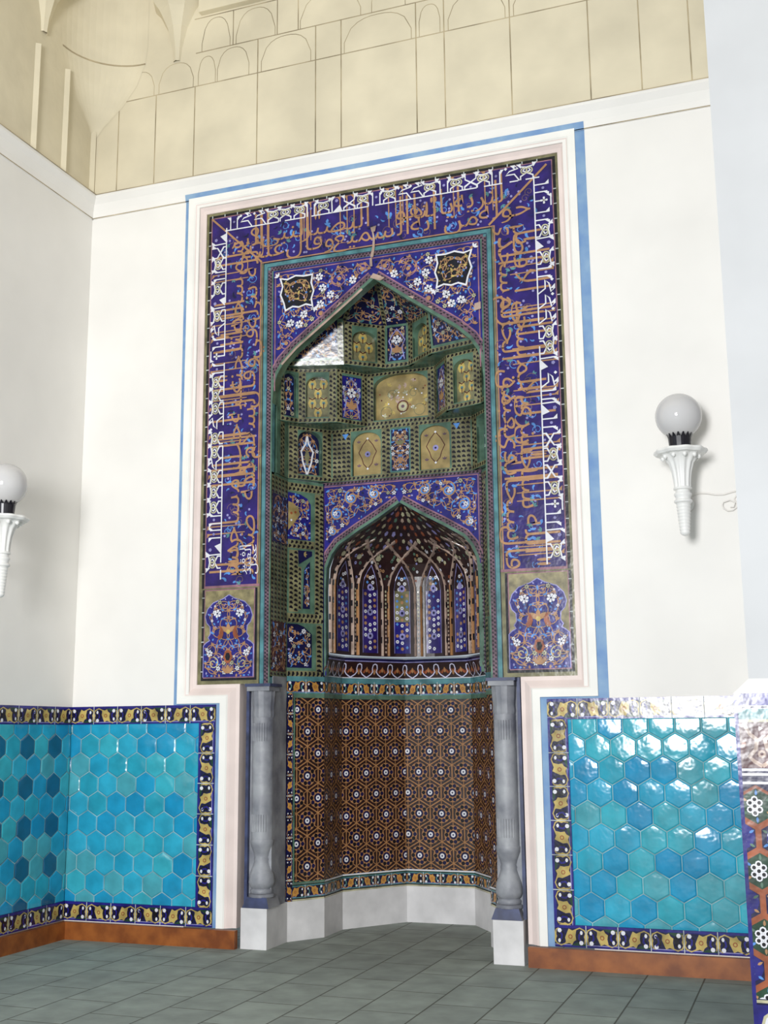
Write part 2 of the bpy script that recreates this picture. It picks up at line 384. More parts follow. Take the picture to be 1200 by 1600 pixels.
# plaster stalactite brackets and the hood in the corner
def bracket(d, c, rx, ry, z0, z1, a0, a1, n=12, k='cream'):
    prof = [(.16, 0), (.22, .12), (.42, .3), (.75, .45), (.95, .5), (1.0, .52), (1.0, 1.0)]; base = len(d.v); m = n+1
    for r, t in prof:
        for i in range(m):
            a = a0+(a1-a0)*i/n; d.v.append(Vector((c[0]+rx*r*math.cos(a), c[1]+ry*r*math.sin(a), z0+(z1-z0)*t)))
    mi = d.m(k)
    for i in range(len(prof)-1):
        for j in range(n): d.f.append((base+i*m+j, base+i*m+j+1, base+(i+1)*m+j+1, base+(i+1)*m+j)); d.mi.append(mi)
d = D()
bracket(d, (-4.97, -.05), .24, .24, 7.55, 8.6, PI, 2*PI, 4)
bracket(d, (LX+.01, -.85), .26, .26, 7.55, 8.6, -PI/2, PI/2, 4)
def hood(d, c, n=14):
    prof = [(.02, 6.95), (.10, 7.05), (.30, 7.22), (.44, 7.40), (.52, 7.60), (.54, 7.75), (.54, 9.6)]; base = len(d.v)
    for s_, z in prof:
        for i in range(n+1):
            b = PI/2*i/n; d.v.append(Vector((c[0]+s_-s_*math.cos(b), c[1]-s_+s_*math.sin(b), z)))
    mi = d.m('cream')
    for i in range(len(prof)-1):
        for j in range(n): d.f.append((base+i*(n+1)+j, base+i*(n+1)+j+1, base+(i+1)*(n+1)+j+1, base+(i+1)*(n+1)+j)); d.mi.append(mi)
hood(d, (LX+.02, -.062))
for z in (7.6,): tube(d, [(LX+.02+.52-.52*math.cos(PI/2*i/14), -.062-.52+.52*math.sin(PI/2*i/14), z) for i in range(15)], .008, 'groove', 5)
box(d, -4.73, -.12, 7.95, 1.9, -.055, 9.6, 'cream'); box(d, LX+.02, -2.6, 7.95, LX+.10, -1.1, 9.6, 'cream')
structure(d.obj('trim_5'))

# near pier on the right
PY = -1.6
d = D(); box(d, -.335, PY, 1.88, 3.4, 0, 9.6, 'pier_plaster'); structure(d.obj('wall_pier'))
d = D()
for q in ([(-.42, PY-.03, 1.80), (3.4, PY-.03, 1.80), (3.4, PY, 1.88), (-.335, PY, 1.88)], [(-.42, 0, 1.80), (-.42, PY-.03, 1.80), (-.335, PY, 1.88), (-.335, 0, 1.88)]): d.face3(q, 'plaster')
structure(d.obj('trim_6'))

# ------------------------------------------------------------------ tile ornaments shared by dados and niche
def scroll_band(d, u0, u1, v0, v1, horiz=True, tile=.225, ground='navy', edge='cobalt', leafk='gold', l=0, dark='darkgreen'):
    """running band of ochre leaves and navy commas; runs along u (horiz) or along v"""
    L = (u1-u0) if horiz else (v1-v0); H = (v1-v0) if horiz else (u1-u0)
    def T(a, b): return (u0+a, v0+b) if horiz else (u1-b, v0+a)
    def pg(P, k, ll): d.poly([T(*p) for p in P], k, ll)
    pg([(0, 0), (L, 0), (L, H), (0, H)], edge, l)
    pg([(0, .10*H), (L, .10*H), (L, .86*H), (0, .86*H)], ground, l+1)
    pg([(0, .095*H), (L, .095*H), (L, .13*H), (0, .13*H)], 'lilac', l+2)
    n = max(1, round(L/tile)); q = L/n
    for i in range(n+1):
        if i < n:
            up_ = 1 if i % 2 == 0 else -1
            b = i*q
            def F(a, c): return T(b+a*q, H*(.48+up_*c))
            # ochre undulation: heavy in the middle, thin towards the joints
            d.poly([F(.33, -.05), F(.35, -.22), F(.31, -.36), F(.45, -.29), F(.55, -.36), F(.60, -.22), F(.68, -.14), F(.66, .05), F(.70, .36), F(.56, .28), F(.45, .36), F(.40, .2)], leafk, l+2)
            d.rib([F(.0, -.10), F(.06, -.30), F(.20, -.40), F(.36, -.3)], .055*H, leafk, l+2); d.rib([F(.64, .3), F(.80, .40), F(.94, .30), F(1, .1)], .055*H, leafk, l+2); d.rib([F(.04, .1), F(.05, .3), F(.13, .38)], .04*H, leafk, l+2); d.rib([F(.96, -.1), F(.95, -.3), F(.87, -.38)], .04*H, leafk, l+2)
            d.poly([F(.36, -.40), F(.98, -.40), F(.98, -.33), F(.72, -.24), F(.5, -.40)], dark, l+2)
            d.disc(F(.5, 0), .11*H, 'rust', l+3); d.disc(F(.5, 0), .065*H, leafk, l+4)
            d.rib([F(.15, .24), F(.235, .08), F(.22, -.08), F(.13, -.22)], .25*H, 'black', l+3); d.rib([F(.85, -.24), F(.765, -.08), F(.78, .08), F(.87, .22)], .25*H, 'black', l+3); d.rib([F(.15, .24), F(.235, .08), F(.22, -.08), F(.13, -.22)], .09*H, edge, l+3.5); d.rib([F(.85, -.24), F(.765, -.08), F(.78, .08), F(.87, .22)], .09*H, edge, l+3.5)
            d.disc(F(.16, .27), .105*H, 'white', l+4, 7); d.disc(F(.15, -.19), .07*H, 'white', l+4, 6, ry=.1*H)
            d.disc(F(.84, -.27), .105*H, 'white', l+4, 7); d.disc(F(.85, .19), .07*H, 'white', l+4, 6, ry=.1*H)
        a = i*q
        lo = max(0, a-.075*q); hi = min(L, a+.075*q); mid = a
        pg([(lo, .48*H), (mid, .18*H), (hi, .48*H), (mid, .78*H)], leafk, l+3)
        if 0 < i < n: pg([(a-.003, 0), (a+.003, 0), (a+.003, H), (a-.003, H)], 'grout', l+5)
def hex_field(d, u0, v0, u1, v1, W, ou, ov, pick, gap=.0032, dome=.007, rng=R):
    """pointy-top glazed hexagons of width W, row pitch .866 W, each slightly domed and tilted"""
    clip = [(u0, v0), (u1, v0), (u1, v1), (u0, v1)]; a = W/math.sqrt(3); rp = 1.5*a
    d.slab(clip, 'tilegrout', -.006, 0)
    for r in range(int((v1-v0)/rp)+3):
        for c in range(int((u1-u0)/W)+3):
            cx = u0+ou+(c-1)*W+(W/2 if r % 2 else 0); cy = v1+ov-(r-1)*rp
            P = clip_poly([(cx+(a-gap)*math.cos(PI/6+PI/3*i), cy+(a-gap)*math.sin(PI/6+PI/3*i)) for i in range(6)], clip)
            if len(P) < 3: continue
            gx, gy = sum(p[0] for p in P)/len(P), sum(p[1] for p in P)/len(P)
            area_ = abs(sum(P[i-1][0]*P[i][1]-P[i][0]*P[i-1][1] for i in range(len(P))))/2
            if area_ < 2e-4: continue
            tx, ty = rng.gauss(0, .012), rng.gauss(0, .012); k = d.m(pick(r, c, rng)); base = len(d.v); n = len(P)
            def H(p, f): return f+tx*(p[0]-gx)+ty*(p[1]-gy)
            ins = [(gx+(p[0]-gx)*.90, gy+(p[1]-gy)*.90) for p in P]; mid = [(gx+(p[0]-gx)*.5, gy+(p[1]-gy)*.5) for p in P]
            bs = d.base; d.v += [d.mp(*p, bs+.0006) for p in P]+[d.mp(*p, bs+H(p, dome*.75)) for p in ins]+[d.mp(*p, bs+H(p, dome*.97)) for p in mid]+[d.mp(gx, gy, bs+dome)]
            for i in range(n):
                j = (i+1) % n
                d.f += [(base+i, base+j, base+n+j, base+n+i), (base+n+i, base+n+j, base+2*n+j, base+2*n+i), (base+2*n+i, base+2*n+j, base+3*n)]; d.mi += [k]*3
def pick_t(r, c, rng): return TQ[min(6, int(rng.random()*7))]
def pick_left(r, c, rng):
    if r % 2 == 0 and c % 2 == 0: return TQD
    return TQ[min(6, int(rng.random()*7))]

# ---- dados
def dado(name, frame_origin, U, L, label, z0, z1, pick, ou, ov, vside=None, bt=.145, W=.178):
    t = thing(name, frame_origin, label, 'tile panel')
    mp = plane(Vector(frame_origin)-0.012*Vector(U).cross(Vector((0, 0, 1))), U, (0, 0, 1))
    mp = plane(frame_origin, U, (0, 0, 1))
    a, b = 0, L
    d = D(mp); d.base = .012
    if vside == 'right': b = L-.145
    if vside == 'left': a = .145
    d.base = 0; d.slab([(0, z0), (L, z0), (L, z1), (0, z1)], 'grout', .001, .010); d.obj('backing', t)
    d = D(mp); d.base = .012; hex_field(d, a, z0+bt, b, z1-bt, W, ou, ov, pick); smooth(d.obj('hexagon_tiles', t), 12)
    for v0, v1, nm in ((z0, z0+bt, 'lower_border'), (z1-bt, z1, 'upper_border')):
        d = D(mp); d.base = .016; d.slab([(0, v0), (L, v0), (L, v1), (0, v1)], 'cobalt', -.01, 0); d.base = .0165
        scroll_band(d, 0, L, v0, v1, True); d.obj(nm, t)
    if vside:
        d = D(mp); d.base = .018; ua, ub = (b, L) if vside == 'right' else (0, a)
        d.slab([(ua, z0+bt), (ub, z0+bt), (ub, z1-bt), (ua, z1-bt)], 'cobalt', -.01, 0); d.base = .0185
        scroll_band(d, ua, ub, z0+bt, z1-bt, False); d.obj('vertical_border', t)
    return t
dado('tile_dado', (LX, 0, 0), (1, 0, 0), 1.355, 'turquoise hexagon tile panel on the lower back wall left of the niche', .145, 1.84, pick_t, .02, -.02, 'right')
dado('tile_dado', (CX+1.33, 0, 0), (1, 0, 0), 1.53, 'shiny turquoise hexagon tile panel on the lower back wall right of the niche', .145, 1.835, pick_t, .03, -.045, 'left')
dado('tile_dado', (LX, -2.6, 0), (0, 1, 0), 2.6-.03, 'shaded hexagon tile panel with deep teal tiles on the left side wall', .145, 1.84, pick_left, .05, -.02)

# ---- pier tile base
t = thing('pier_tile_base', (-.42, PY-.03, 0), 'dark multicoloured floral tile facing on the near right pier', 'tile panel')
d = D(); box(d, -.42, PY-.03, 0, 3.38, -.06, 1.80, 'navy'); d.obj('core', t)
d = D(plane((-.42, PY-.031, 0), (1, 0, 0), (0, 0, 1))); PW = .62
d.rect(0, 1.735, PW, 1.80, 'cobalt', 1); d.rect(0, 1.66, PW, 1.735, 'turq', 1); d.marks((.02, 1.725), (PW, 1.725), .018, 'white', 'navy', 2, .05)
d.rect(0.02, 1.645, PW, 1.66, 'beige', 2); d.rect(.02, 1.40, PW, 1.645, 'maroon', 1)
for i in range(3):
    x = .02+.19*i+.11
    if x+.08 > PW: continue
    P = [(.085, 1.635), (.055, 1.58), (.02, 1.55), (.03, 1.50), (.065, 1.46), (.04, 1.435), (0, 1.41)]
    for sg in (-1, 1): d.rib([(x+sg*a, z) for a, z in P], .02, 'rib', 3)
    d.disc((x, 1.475), .022, 'rib', 3); d.disc((x, 1.475), .009, 'maroon', 4); d.disc((x-.09, 1.53), .012, 'rust', 3); d.disc((x, 1.61), .014, 'white', 3, 3)
    d.rect(x+.105, 1.40, x+.118, 1.66, 'teal', 3)
for z in (1.385, 1.36, 1.315): d.rect(.02, z, PW, z+.013, 'white', 2)
d.rect(.02, .22, PW, 1.31, 'navy', 1)
z = 1.20; row = 0
d.clip = [(.02, .22), (PW, .22), (PW, 1.31), (.02, 1.31)]
while z > .1:
    for c in range(-1, 4):
        x = .085+.194*c+(.097 if row % 2 else 0)
        gk = ('darkgreen', 'cobalt')[row % 2]
        d.disc((x, z), .112, 'rust', 2, 6, a0=PI/6); d.disc((x, z), .094, 'navy' if row % 2 else 'darkgreen', 3, 6, a0=PI/6); d.disc((x+.01, z+.01), .07, gk, 3.5, 9)
        for i in range(6):
            a = PI/3*i+PI/6; d.leaf((x+.072*math.cos(a), z+.072*math.sin(a)), .016, a, ('teal', 'lightblue', 'ochre')[(i+row) % 3], 4)
        d.disc((x-.01, z), .019, 'white', 5, 8)
        for i in range(6):
            a = PI/6+PI/3*i; q = (x-.01+.028*math.cos(a), z+.036*math.sin(a)); d.disc(q, .0185, 'white', 5, 8); d.disc(q, .0105, 'black', 6, 7)
        d.disc((x-.01, z), .0105, 'black', 6, 7)
    z -= .168; row += 1
d.clip = None
d.rect(0, .20, PW, .215, 'beige', 3); d.rect(0, 0, PW, .19, 'cobalt', 2)
for i in range(3):
    c = (.12+.2*i, .085); d.disc(c, .085, 'beige', 3, 10); d.disc(c, .07, 'white', 4, 10); d.disc(c, .055, 'cobalt', 5, 10); d.disc(c, .03, 'lightblue', 6, 8)
d.rect(0, 0, .02, 1.735, 'cobalt', 4)
d.obj('floral_tiles', t)

# ---- baseboards
d = D(); box(d, LX, -.05, 0, CX-1.13, .0, .135, 'wood'); structure(d.obj('baseboard_back_left'))
d = D(); box(d, CX+1.145, -.05, 0, -.42, .0, .135, 'wood'); structure(d.obj('baseboard_back_right'))
d = D(); box(d, LX, -2.6, 0, LX+.05, -.05, .135, 'wood'); structure(d.obj('baseboard_left'))

# ------------------------------------------------------------------ the niche (mihrab)
MH = thing('prayer_niche', (CX, .05, 0), 'tall blue and ochre mosaic tiled prayer niche with nested pointed arches in the white wall', 'prayer niche')
PYN = .05
FP = plane((CX, PYN, 0), (1, 0, 0), (0, 0, 1))
OX, ZB, ZT = 1.55, 2.0, 6.075        # outer edge of the tiled frame
IX, ZI = 1.0, 5.54                   # inner edge of the inscription band

# plaster moulding around it (stepped path), as room trim
def ring_path(o, oy_top, lx):   # outline at an outward offset o
    return [(-1.16-o+lx, .14), (-1.16-o+lx, ZB-o), (-OX-o, ZB-o), (-OX-o, ZT+o), (OX+o, ZT+o), (OX+o, ZB-o), (1.13+o-lx, ZB-o), (1.13+o-lx, .14)]
def moulding(name, rings, ks):
    d = D()
    for (pa, ya), (pb, yb), k in zip(rings, rings[1:], ks):
        for i in range(len(pa)-1):
            d.face3([(CX+pb[i][0], yb, pb[i][1]), (CX+pb[i+1][0], yb, pb[i+1][1]), (CX+pa[i+1][0], ya, pa[i+1][1]), (CX+pa[i][0], ya, pa[i][1])], k)
    return structure(d.obj(name))
r0_, r1_, r2_, r3_ = ring_path(0, 0, 0), ring_path(.085, 0, 0), ring_path(.095, 0, .0), ring_path(.15, 0, .0)
r1_ = [(x, max(z, .14)) for x, z in r1_]
moulding('trim_7', [(r0_, .30), (r0_, PYN-.012), (ring_path(.03, 0, 0), .035), (ring_path(.07, 0, 0), .004), (r1_, -.004), (r2_, -.014), (r3_, -.016), (r3_, .001)],
         ['pink', 'pink', 'pink', 'pink', 'white_paint', 'white_paint', 'white_paint'])
# painted blue strip on the wall around the moulding
d = D(); y = -.0012
A = r3_; B = [(-1.36, .14), (-1.36, ZB-.235), (-OX-.185, ZB-.235), (-OX-.185, ZT+.195), (OX+.225, ZT+.195), (OX+.225, ZB-.235), (1.345, ZB-.235), (1.345, .14)]
for i in range(len(A)-1):
    d.face3([(CX+B[i][0], y, B[i][1]), (CX+B[i+1][0], y, B[i+1][1]), (CX+A[i+1][0], y, A[i+1][1]), (CX+A[i][0], y, A[i][1])], 'blue_paint')
# it laps over the cornice at the head
for z0, z1, y0, y1 in ((6.195, 6.215, -.0145, -.0145), (6.215, 6.262, -.0145, -.024), ):
    d.face3([(CX-OX-.185, y0, z0), (CX+OX+.225, y0, z0), (CX+OX+.225, y1, z1), (CX-OX-.185, y1, z1)], 'blue_paint')
structure(d.obj('trim_8'))

# ---- inscription band
F = {}
for c in range(0xFE70, 0xFEFD):
    q = unicodedata.decomposition(chr(c)).split()
    if len(q) == 2 and q[0][0] == '<': F[(chr(int(q[1], 16)), q[0][1:3])] = chr(c)
LAM = {'\u0627': ('\uFEFB', '\uFEFC'), '\u0623': ('\uFEF7', '\uFEF8'), '\u0625': ('\uFEF9', '\uFEFA'), '\u0622': ('\uFEF5', '\uFEF6')}
def shape_word(wd):
    out = []; prev = False; i = 0
    while i < len(wd):
        c = wd[i]
        if c == '\u0644' and i+1 < len(wd) and wd[i+1] in LAM:
            out.append(LAM[wd[i+1]][1 if prev else 0]); prev = False; i += 2; continue
        dual = (c, 'in') in F; nxt = i+1 < len(wd) and ((wd[i+1], 'fi') in F) and wd[i+1] != '\u0621'
        if dual and nxt: out.append(F[(c, 'me' if prev else 'in')]); prev = True
        else: out.append(F.get((c, 'fi' if prev else 'is'), c)); prev = False
        i += 1
    return ''.join(reversed(out))
GC = {}
def word_mesh(wd):
    if wd in GC: return GC[wd]
    cu = bpy.data.curves.new('lettering', 'FONT'); cu.body = shape_word(wd); cu.resolution_u = 2; cu.offset = -.004
    o = bpy.data.objects.new('lettering', cu); COL.objects.link(o); bpy.context.view_layer.update()
    m = o.evaluated_get(bpy.context.evaluated_depsgraph_get()).to_mesh()
    V = [(v.co.x, v.co.y) for v in m.vertices]; P = [tuple(p.vertices) for p in m.polygons]
    bpy.data.objects.remove(o); bpy.data.curves.remove(cu)
    GC[wd] = (V, P); return GC[wd]
def write(d, words, T, length, k, l, sc=.225, rows=(.05, .185), top=.465, seed=1):
    """T(a, v): a runs along the reading direction from 0, v up from the inner edge"""
    rng = random.Random(seed); W_ = [word_mesh(x) for x in words]
    wid = [max(v[0] for v in V)-min(v[0] for v in V) for V, P in W_]
    adv = sum(wid)*sc; f = length/(adv*.56); a = 0.
    for i, (V, P) in enumerate(W_):
        x1 = max(v[0] for v in V); s_ = sc
        row = rows[i % 2]+rng.uniform(-.012, .012); n = len(d.v)
        for x, y_ in V:
            yy = y_*s_
            if y_ > .5: yy = .5*s_+(y_-.5)/.214*(top*(1 if i % 3 else .86)-row-.5*s_)
            elif y_ < -.16: yy = -.16*s_+(y_+.16)*s_*.45
            aa = a+(x1-x)*s_*1.08
            q = T(min(max(aa, 0), length), row+yy); d.v.append(d.mp(q[0], q[1], d.base+(l+(i % 7)*.22)*EPS))
        mi = d.m(k)
        for p in P: d.f.append(tuple(n+j for j in p)); d.mi.append(mi)
        a += wid[i]*sc*.56*f
T1 = 'قال الله سبحانه سبحان الذي اسرى بعبده ليلا من المسجد الحرام الى المسجد الاقصى الذي باركنا'.split()
T2 = 'حوله لنريه من اياتنا انه هو السميع البصير وقال النبي عليه السلام'.split()
T3 = 'من بنى لله مسجدا بنى الله له بيتا في الجنة وقال عليه السلام احب البلاد الى الله مساجدها صدق رسول الله'.split()
ib = D(FP); ib.base = 0
ko = OX-.03; kz = ZT-.03              # outer edge of the ground
band_poly = [(-OX, 2.78), (-OX, ZT), (OX, ZT), (OX, 2.78), (IX, 2.78), (IX, ZI), (-IX, ZI), (-IX, 2.78)]
ib.slab(band_poly, 'olive', -.04, 0)
def uframe(o0, o1, z0, k, l, d=ib):   # a U-shaped strip between two offsets measured inwards from the outer edge
    a, b = OX-o0, OX-o1; za, zb = ZT-o0, ZT-o1
    d.rect(-a, z0, -b, za, k, l); d.rect(b, z0, a, za, k, l); d.rect(-b, zb, b, za, k, l)
uframe(.0, .022, 2.78, 'olive', 1); uframe(.022, .045, 2.78, 'black', 1)
uframe(.045, .535-.0, 2.78, 'ground', 1)
uframe(.045, .054, 2.78, 'seamrose', 2); uframe(.522, .532, 2.78, 'ochre', 2)
for sg in (-1, 1): ib.rect(min(sg*1.505, sg*1.0), 2.78, max(sg*1.505, sg*1.0), 2.80, 'seamrose', 3)
for i in range(46):
    z = 2.9+i*.125
    if z < ZT-.05:
        for sg in (-1, 1): ib.rect(sg*1.517-.012, z, sg*1.517+.012, z+.008, 'grout', 3)
    x = -1.5+i*.12
    if x < 1.5: ib.rect(x, ZT-.045, x+.008, ZT-.022, 'grout', 3)
SEP = .355                            # white base line of the kufic row, from the inner edge
TR_ = lambda a, v: (IX+v, 2.80+a)                    # right side, read upwards
TT_ = lambda a, v: (1.42-a, ZI+v)                    # head, read right to left
TL_ = lambda a, v: (-IX-v, 6.0-a)                    # left side, read downwards
SIDES = [(TR_, 0, 3.16, 3), (TT_, 0.0, 2.84, 4), (TL_, .06, 3.2, 5)]
IB = ib.obj('inscription_band', MH)
# fill of light blue leaves and dots behind the letters
fb = D(FP); rg = random.Random(3)
for T, a0, L, sd in ((TR_, 0, 2.74, 3), (TT_, .06, 2.74, 4), (TL_, .55, 2.65, 5)):
    for i in range(int(L/.013)):
        a, v = a0+rg.uniform(0, L), rg.uniform(.03, .33); q = T(a, v); k = rg.choice(('lightblue', 'lightblue', 'cobalt', 'lilac', 'lilac', 'navy', 'turq'))
        if k == 'lilac': fb.disc(q, .011, k, 3, 6)
        elif k == 'turq': fb.trefoil(q, .03, rg.uniform(0, 6), k, 3)
        else: fb.comma(q, rg.uniform(.016, .034), rg.uniform(0, 6.3), k, 3, rg.choice((-1, 1)))
    for i in range(int(L/.07)):
        q = T(a0+rg.uniform(0, L), rg.uniform(.05, .32)); fb.spiral(q, rg.uniform(.03, .05), 'lightblue' if rg.random() < .5 else 'purple', 3, .006, 1.1, rg.uniform(0, 6), rg.choice((-1, 1)))
fb.obj('leaf_scrolls', IB)
tx = D(FP)
write(tx, T1, TR_, 2.72, 'ochre', 6, seed=1); write(tx, T2, lambda a, v: TT_(a+.10, v), 2.62, 'ochre', 6, seed=2); write(tx, T3, lambda a, v: TL_(a+.12, v), 3.0, 'ochre', 6, seed=3)
# long shafts crossing the whole band
for T, a0, L in ((TR_, .1, 2.6), (TT_, .4, 2.3), (TL_, .5, 2.5)):
    a = a0
    while a < a0+L:
        for j in range(rg.choice((1, 2, 2, 3))):
            b = a+j*.062; tx.rib([T(b, .14), T(b+.004, .47)], .010, 'ochre', 5, ends=(.8, 1.1))
            tx.poly([T(b-.006, .485), T(b+.034, .49), T(b+.006, .455)], 'ochre', 5)
        a += rg.uniform(.30, .46)
tx.rib([(-1.50, ZT-.05), (-1.02, ZI+.02)], .016, 'ochre', 7); tx.rib([(1.46, ZT-.08), (.98, ZI+.02)], .018, 'ochre', 7)
tx.obj('ochre_inscription', IB, 'large ochre cursive lettering')
kf = D(FP)
def kline(T, P, k='white', w_=.0105): kf.rib([T(*p) for p in P], w_, k, 8)
def kufic_unit(T, a, typ):
    v0 = SEP; W2 = .045
    def barb(x, v, sg): kf.poly([T(x-.004, v-.028), T(x+sg*.034, v+.012), T(x-.004, v+.012)], 'white', 8)
    if typ == 0:      # two shafts with outward barbs
        for sg in (-1, 1): kline(T, [(a+sg*.032, v0), (a+sg*.032, v0+.105)]); barb(a+sg*.032, v0+.105, sg)
        kf.disc(T(a, v0+.07), .012, 'lilac', 8, 6)
    elif typ == 1:    # knotted shafts
        for sg in (-1, 1):
            kline(T, [(a+sg*.05, v0), (a+sg*.05, v0+.03), (a+sg*.012, v0+.05), (a-sg*.03, v0+.075), (a-sg*.012, v0+.1), (a+sg*.05, v0+.112), (a+sg*.05, v0+.14)]); barb(a+sg*.05, v0+.125, sg)
        kf.ring(T(a-.022, v0+.075), .024, .010, 'beige', 9, 10); kf.ring(T(a+.022, v0+.075), .024, .010, 'beige', 9, 10)
    elif typ == 2:    # hooked letter
        kline(T, [(a-.06, v0), (a-.02, v0+.06), (a+.05, v0+.06), (a+.02, v0+.09), (a-.05, v0+.105), (a-.02, v0+.135)]); barb(a-.02, v0+.125, 1)
        kf.disc(T(a+.05, v0+.115), .014, 'white', 8, 4)
    elif typ == 3:    # flower on a stem
        kline(T, [(a, v0), (a, v0+.05)]); kf.rosette(T(a, v0+.075), .032, 'white', 8, 4, 'olive', 0.); kline(T, [(a-.05, v0+.13), (a+.05, v0+.13)]); barb(a+.05, v0+.125, -1)
    elif typ == 4:    # crossing pair
        kline(T, [(a-.05, v0), (a-.05, v0+.025), (a+.045, v0+.085), (a+.045, v0+.14)]); kline(T, [(a+.05, v0), (a+.05, v0+.025), (a-.045, v0+.085), (a-.045, v0+.14)])
        barb(a+.045, v0+.125, 1); barb(a-.045, v0+.125, -1); kf.disc(T(a, v0+.015), .011, 'lilac', 8, 5)
    else:             # low wedge
        kf.poly([T(a-.05, v0+.005), T(a+.03, v0+.005), T(a-.03, v0+.06)], 'white', 8); kf.disc(T(a, v0+.1), .016, 'lilac', 8, 5); kline(T, [(a+.04, v0), (a+.045, v0+.13)]); barb(a+.045, v0+.13, -1)
for T, a0, L, sd in SIDES:
    rk = random.Random(sd); a = a0+.12
    g0 = a0+.02
    while a < L-.1:
        kufic_unit(T, a, rk.choice((0, 0, 1, 1, 1, 2, 2, 3, 4, 5))); a += rk.choice((.105, .115, .12, .13))
        if rk.random() < .25:
            kline(T, [(g0, SEP), (a-.11, SEP)]); g0 = a-.05
    kline(T, [(g0, SEP), (L-.05, SEP)])
for j, wd in enumerate(('عمل', 'العبد', 'الفقير')):
    V, P = word_mesh(wd); x1 = max(v[0] for v in V); sx = .24/(x1-min(v[0] for v in V)); n = len(kf.v)
    for x, y_ in V:
        q = TL_(2.88+(x1-x)*sx, .03+.05*j+y_*.075); kf.v.append(kf.mp(q[0], q[1], (8+j*.3)*EPS))
    mi = kf.m('white')
    for p in P: kf.f.append(tuple(n+i for i in p)); kf.mi.append(mi)
kf.obj('kufic_inscription', IB, 'white square lettering')

# ---- medallion panels below the band
def medallion(sg):
    d = D(FP); u0, u1 = (IX, OX) if sg > 0 else (-OX, -IX); v0, v1 = ZB, 2.78
    d.slab([(u0, v0), (u1, v0), (u1, v1), (u0, v1)], 'olive', -.04, 0)
    d.rect(u0+.03, v0+.03, u1-.02, v1-.01, 'black', 1); d.rect(u0+.05, v0+.05, u1-.04, v1-.012, 'seamrose', 2); d.rect(u0+.058, v0+.058, u1-.048, v1-.02, 'khaki', 3)
    c = (u0+u1)/2; hw = (u1-u0-.106)/2
    half = [(0, .66), (.05, .63), (.14, .60), (.19, .55), (.21, .49), (.195, .44), (.165, .41), (.16, .35), (.18, .32), (.165, .295), (.20, .275), (hw, .255), (hw, .0)]
    P = [(c+x, v0+.058+z) for x, z in half]+[(c-x, v0+.058+z) for x, z in half[::-1]]
    d.rib(P[:len(half)], .014, 'lilac', 4); d.rib(P[len(half):], .014, 'lilac', 4)
    d.poly(P, 'cobalt', 5)
    low = [(c-hw, v0+.058), (c+hw, v0+.058), (c+hw, v0+.30), (c+.2, v0+.33), (c-.2, v0+.33), (c-hw, v0+.30)]
    d.arabesque(P, random.Random(21), .048, 6, mirror=c, ros=.24)
    d.trefoil((c, v0+.42), .07, PI/2, 'ochre', 12); d.disc((c, v0+.42), .02, 'gold', 13, 6); d.disc((c, v0+.22), .04, 'rust', 12, 8, ry=.055); d.disc((c, v0+.22), .024, 'black', 13, 6, ry=.035); d.trefoil((c, v0+.09), .06, PI/2, 'ochre', 12)
    for s2 in (-1, 1):
        d.comma((c+s2*.07, v0+.41), .055, PI/2+s2*.4, 'rust', 12, s2); d.spiral((c+s2*.13, v0+.17), .05, 'beige', 12, .008, 1.2, PI/2, s2)
        d.rosette((c+s2*.10, v0+.57), .036, 'white', 12); d.rosette((c+s2*.165, v0+.25), .03, 'white', 12)
    for i in range(6):
        z = v0+.1+i*.12; x = u0+.04 if sg < 0 else u1-.03; d.rect(x-.012, z, x+.012, z+.008, 'grout', 4)
    d.obj('medallion_panel', MH)
medallion(-1); medallion(1)

# ---- strips between band and opening
AW = .905
ARCH = [(-.905, 4.30), (-.895, 4.43), (-.862, 4.54), (-.80, 4.64), (-.69, 4.745), (-.52, 4.87), (-.26, 5.06), (0, 5.255)]
ARCH_F = ARCH+[(-x, z) for x, z in ARCH[-2::-1]]
st = D(FP)
for sg in (-1, 1):
    a, b = sorted((sg*1.0, sg*.905)); st.slab([(a, ZB), (b, ZB), (b, ZI), (a, ZI)], 'turq', -.05, 0)
st.slab([(-.905, 5.455), (.905, 5.455), (.905, ZI), (-.905, ZI)], 'turq', -.05, 0)
for sg in (-1, 1):
    st.rect(*sorted((sg*1.0, sg*.993))[:1], ZB, max(sg*1.0, sg*.993), ZI, 'black', 1)
    st.marks((sg*.936, ZB), (sg*.936, 5.47), .036, 'purple', 'black', 1, .03, 2, .7)
    st.rect(min(sg*.955, sg*.96), ZB, max(sg*.955, sg*.96), 5.49, 'navy', 2); st.rect(min(sg*.905, sg*.917), ZB, max(sg*.905, sg*.917), 5.46, 'teal', 2)
st.marks((-.93, 5.475), (.93, 5.475), .036, 'purple', 'black', 3, .03, 2, .7); st.rect(-.96, 5.494, .96, 5.499, 'navy', 4); st.rect(-1, ZI-.007, 1, ZI, 'black', 4)
st.obj('turquoise_border', MH)

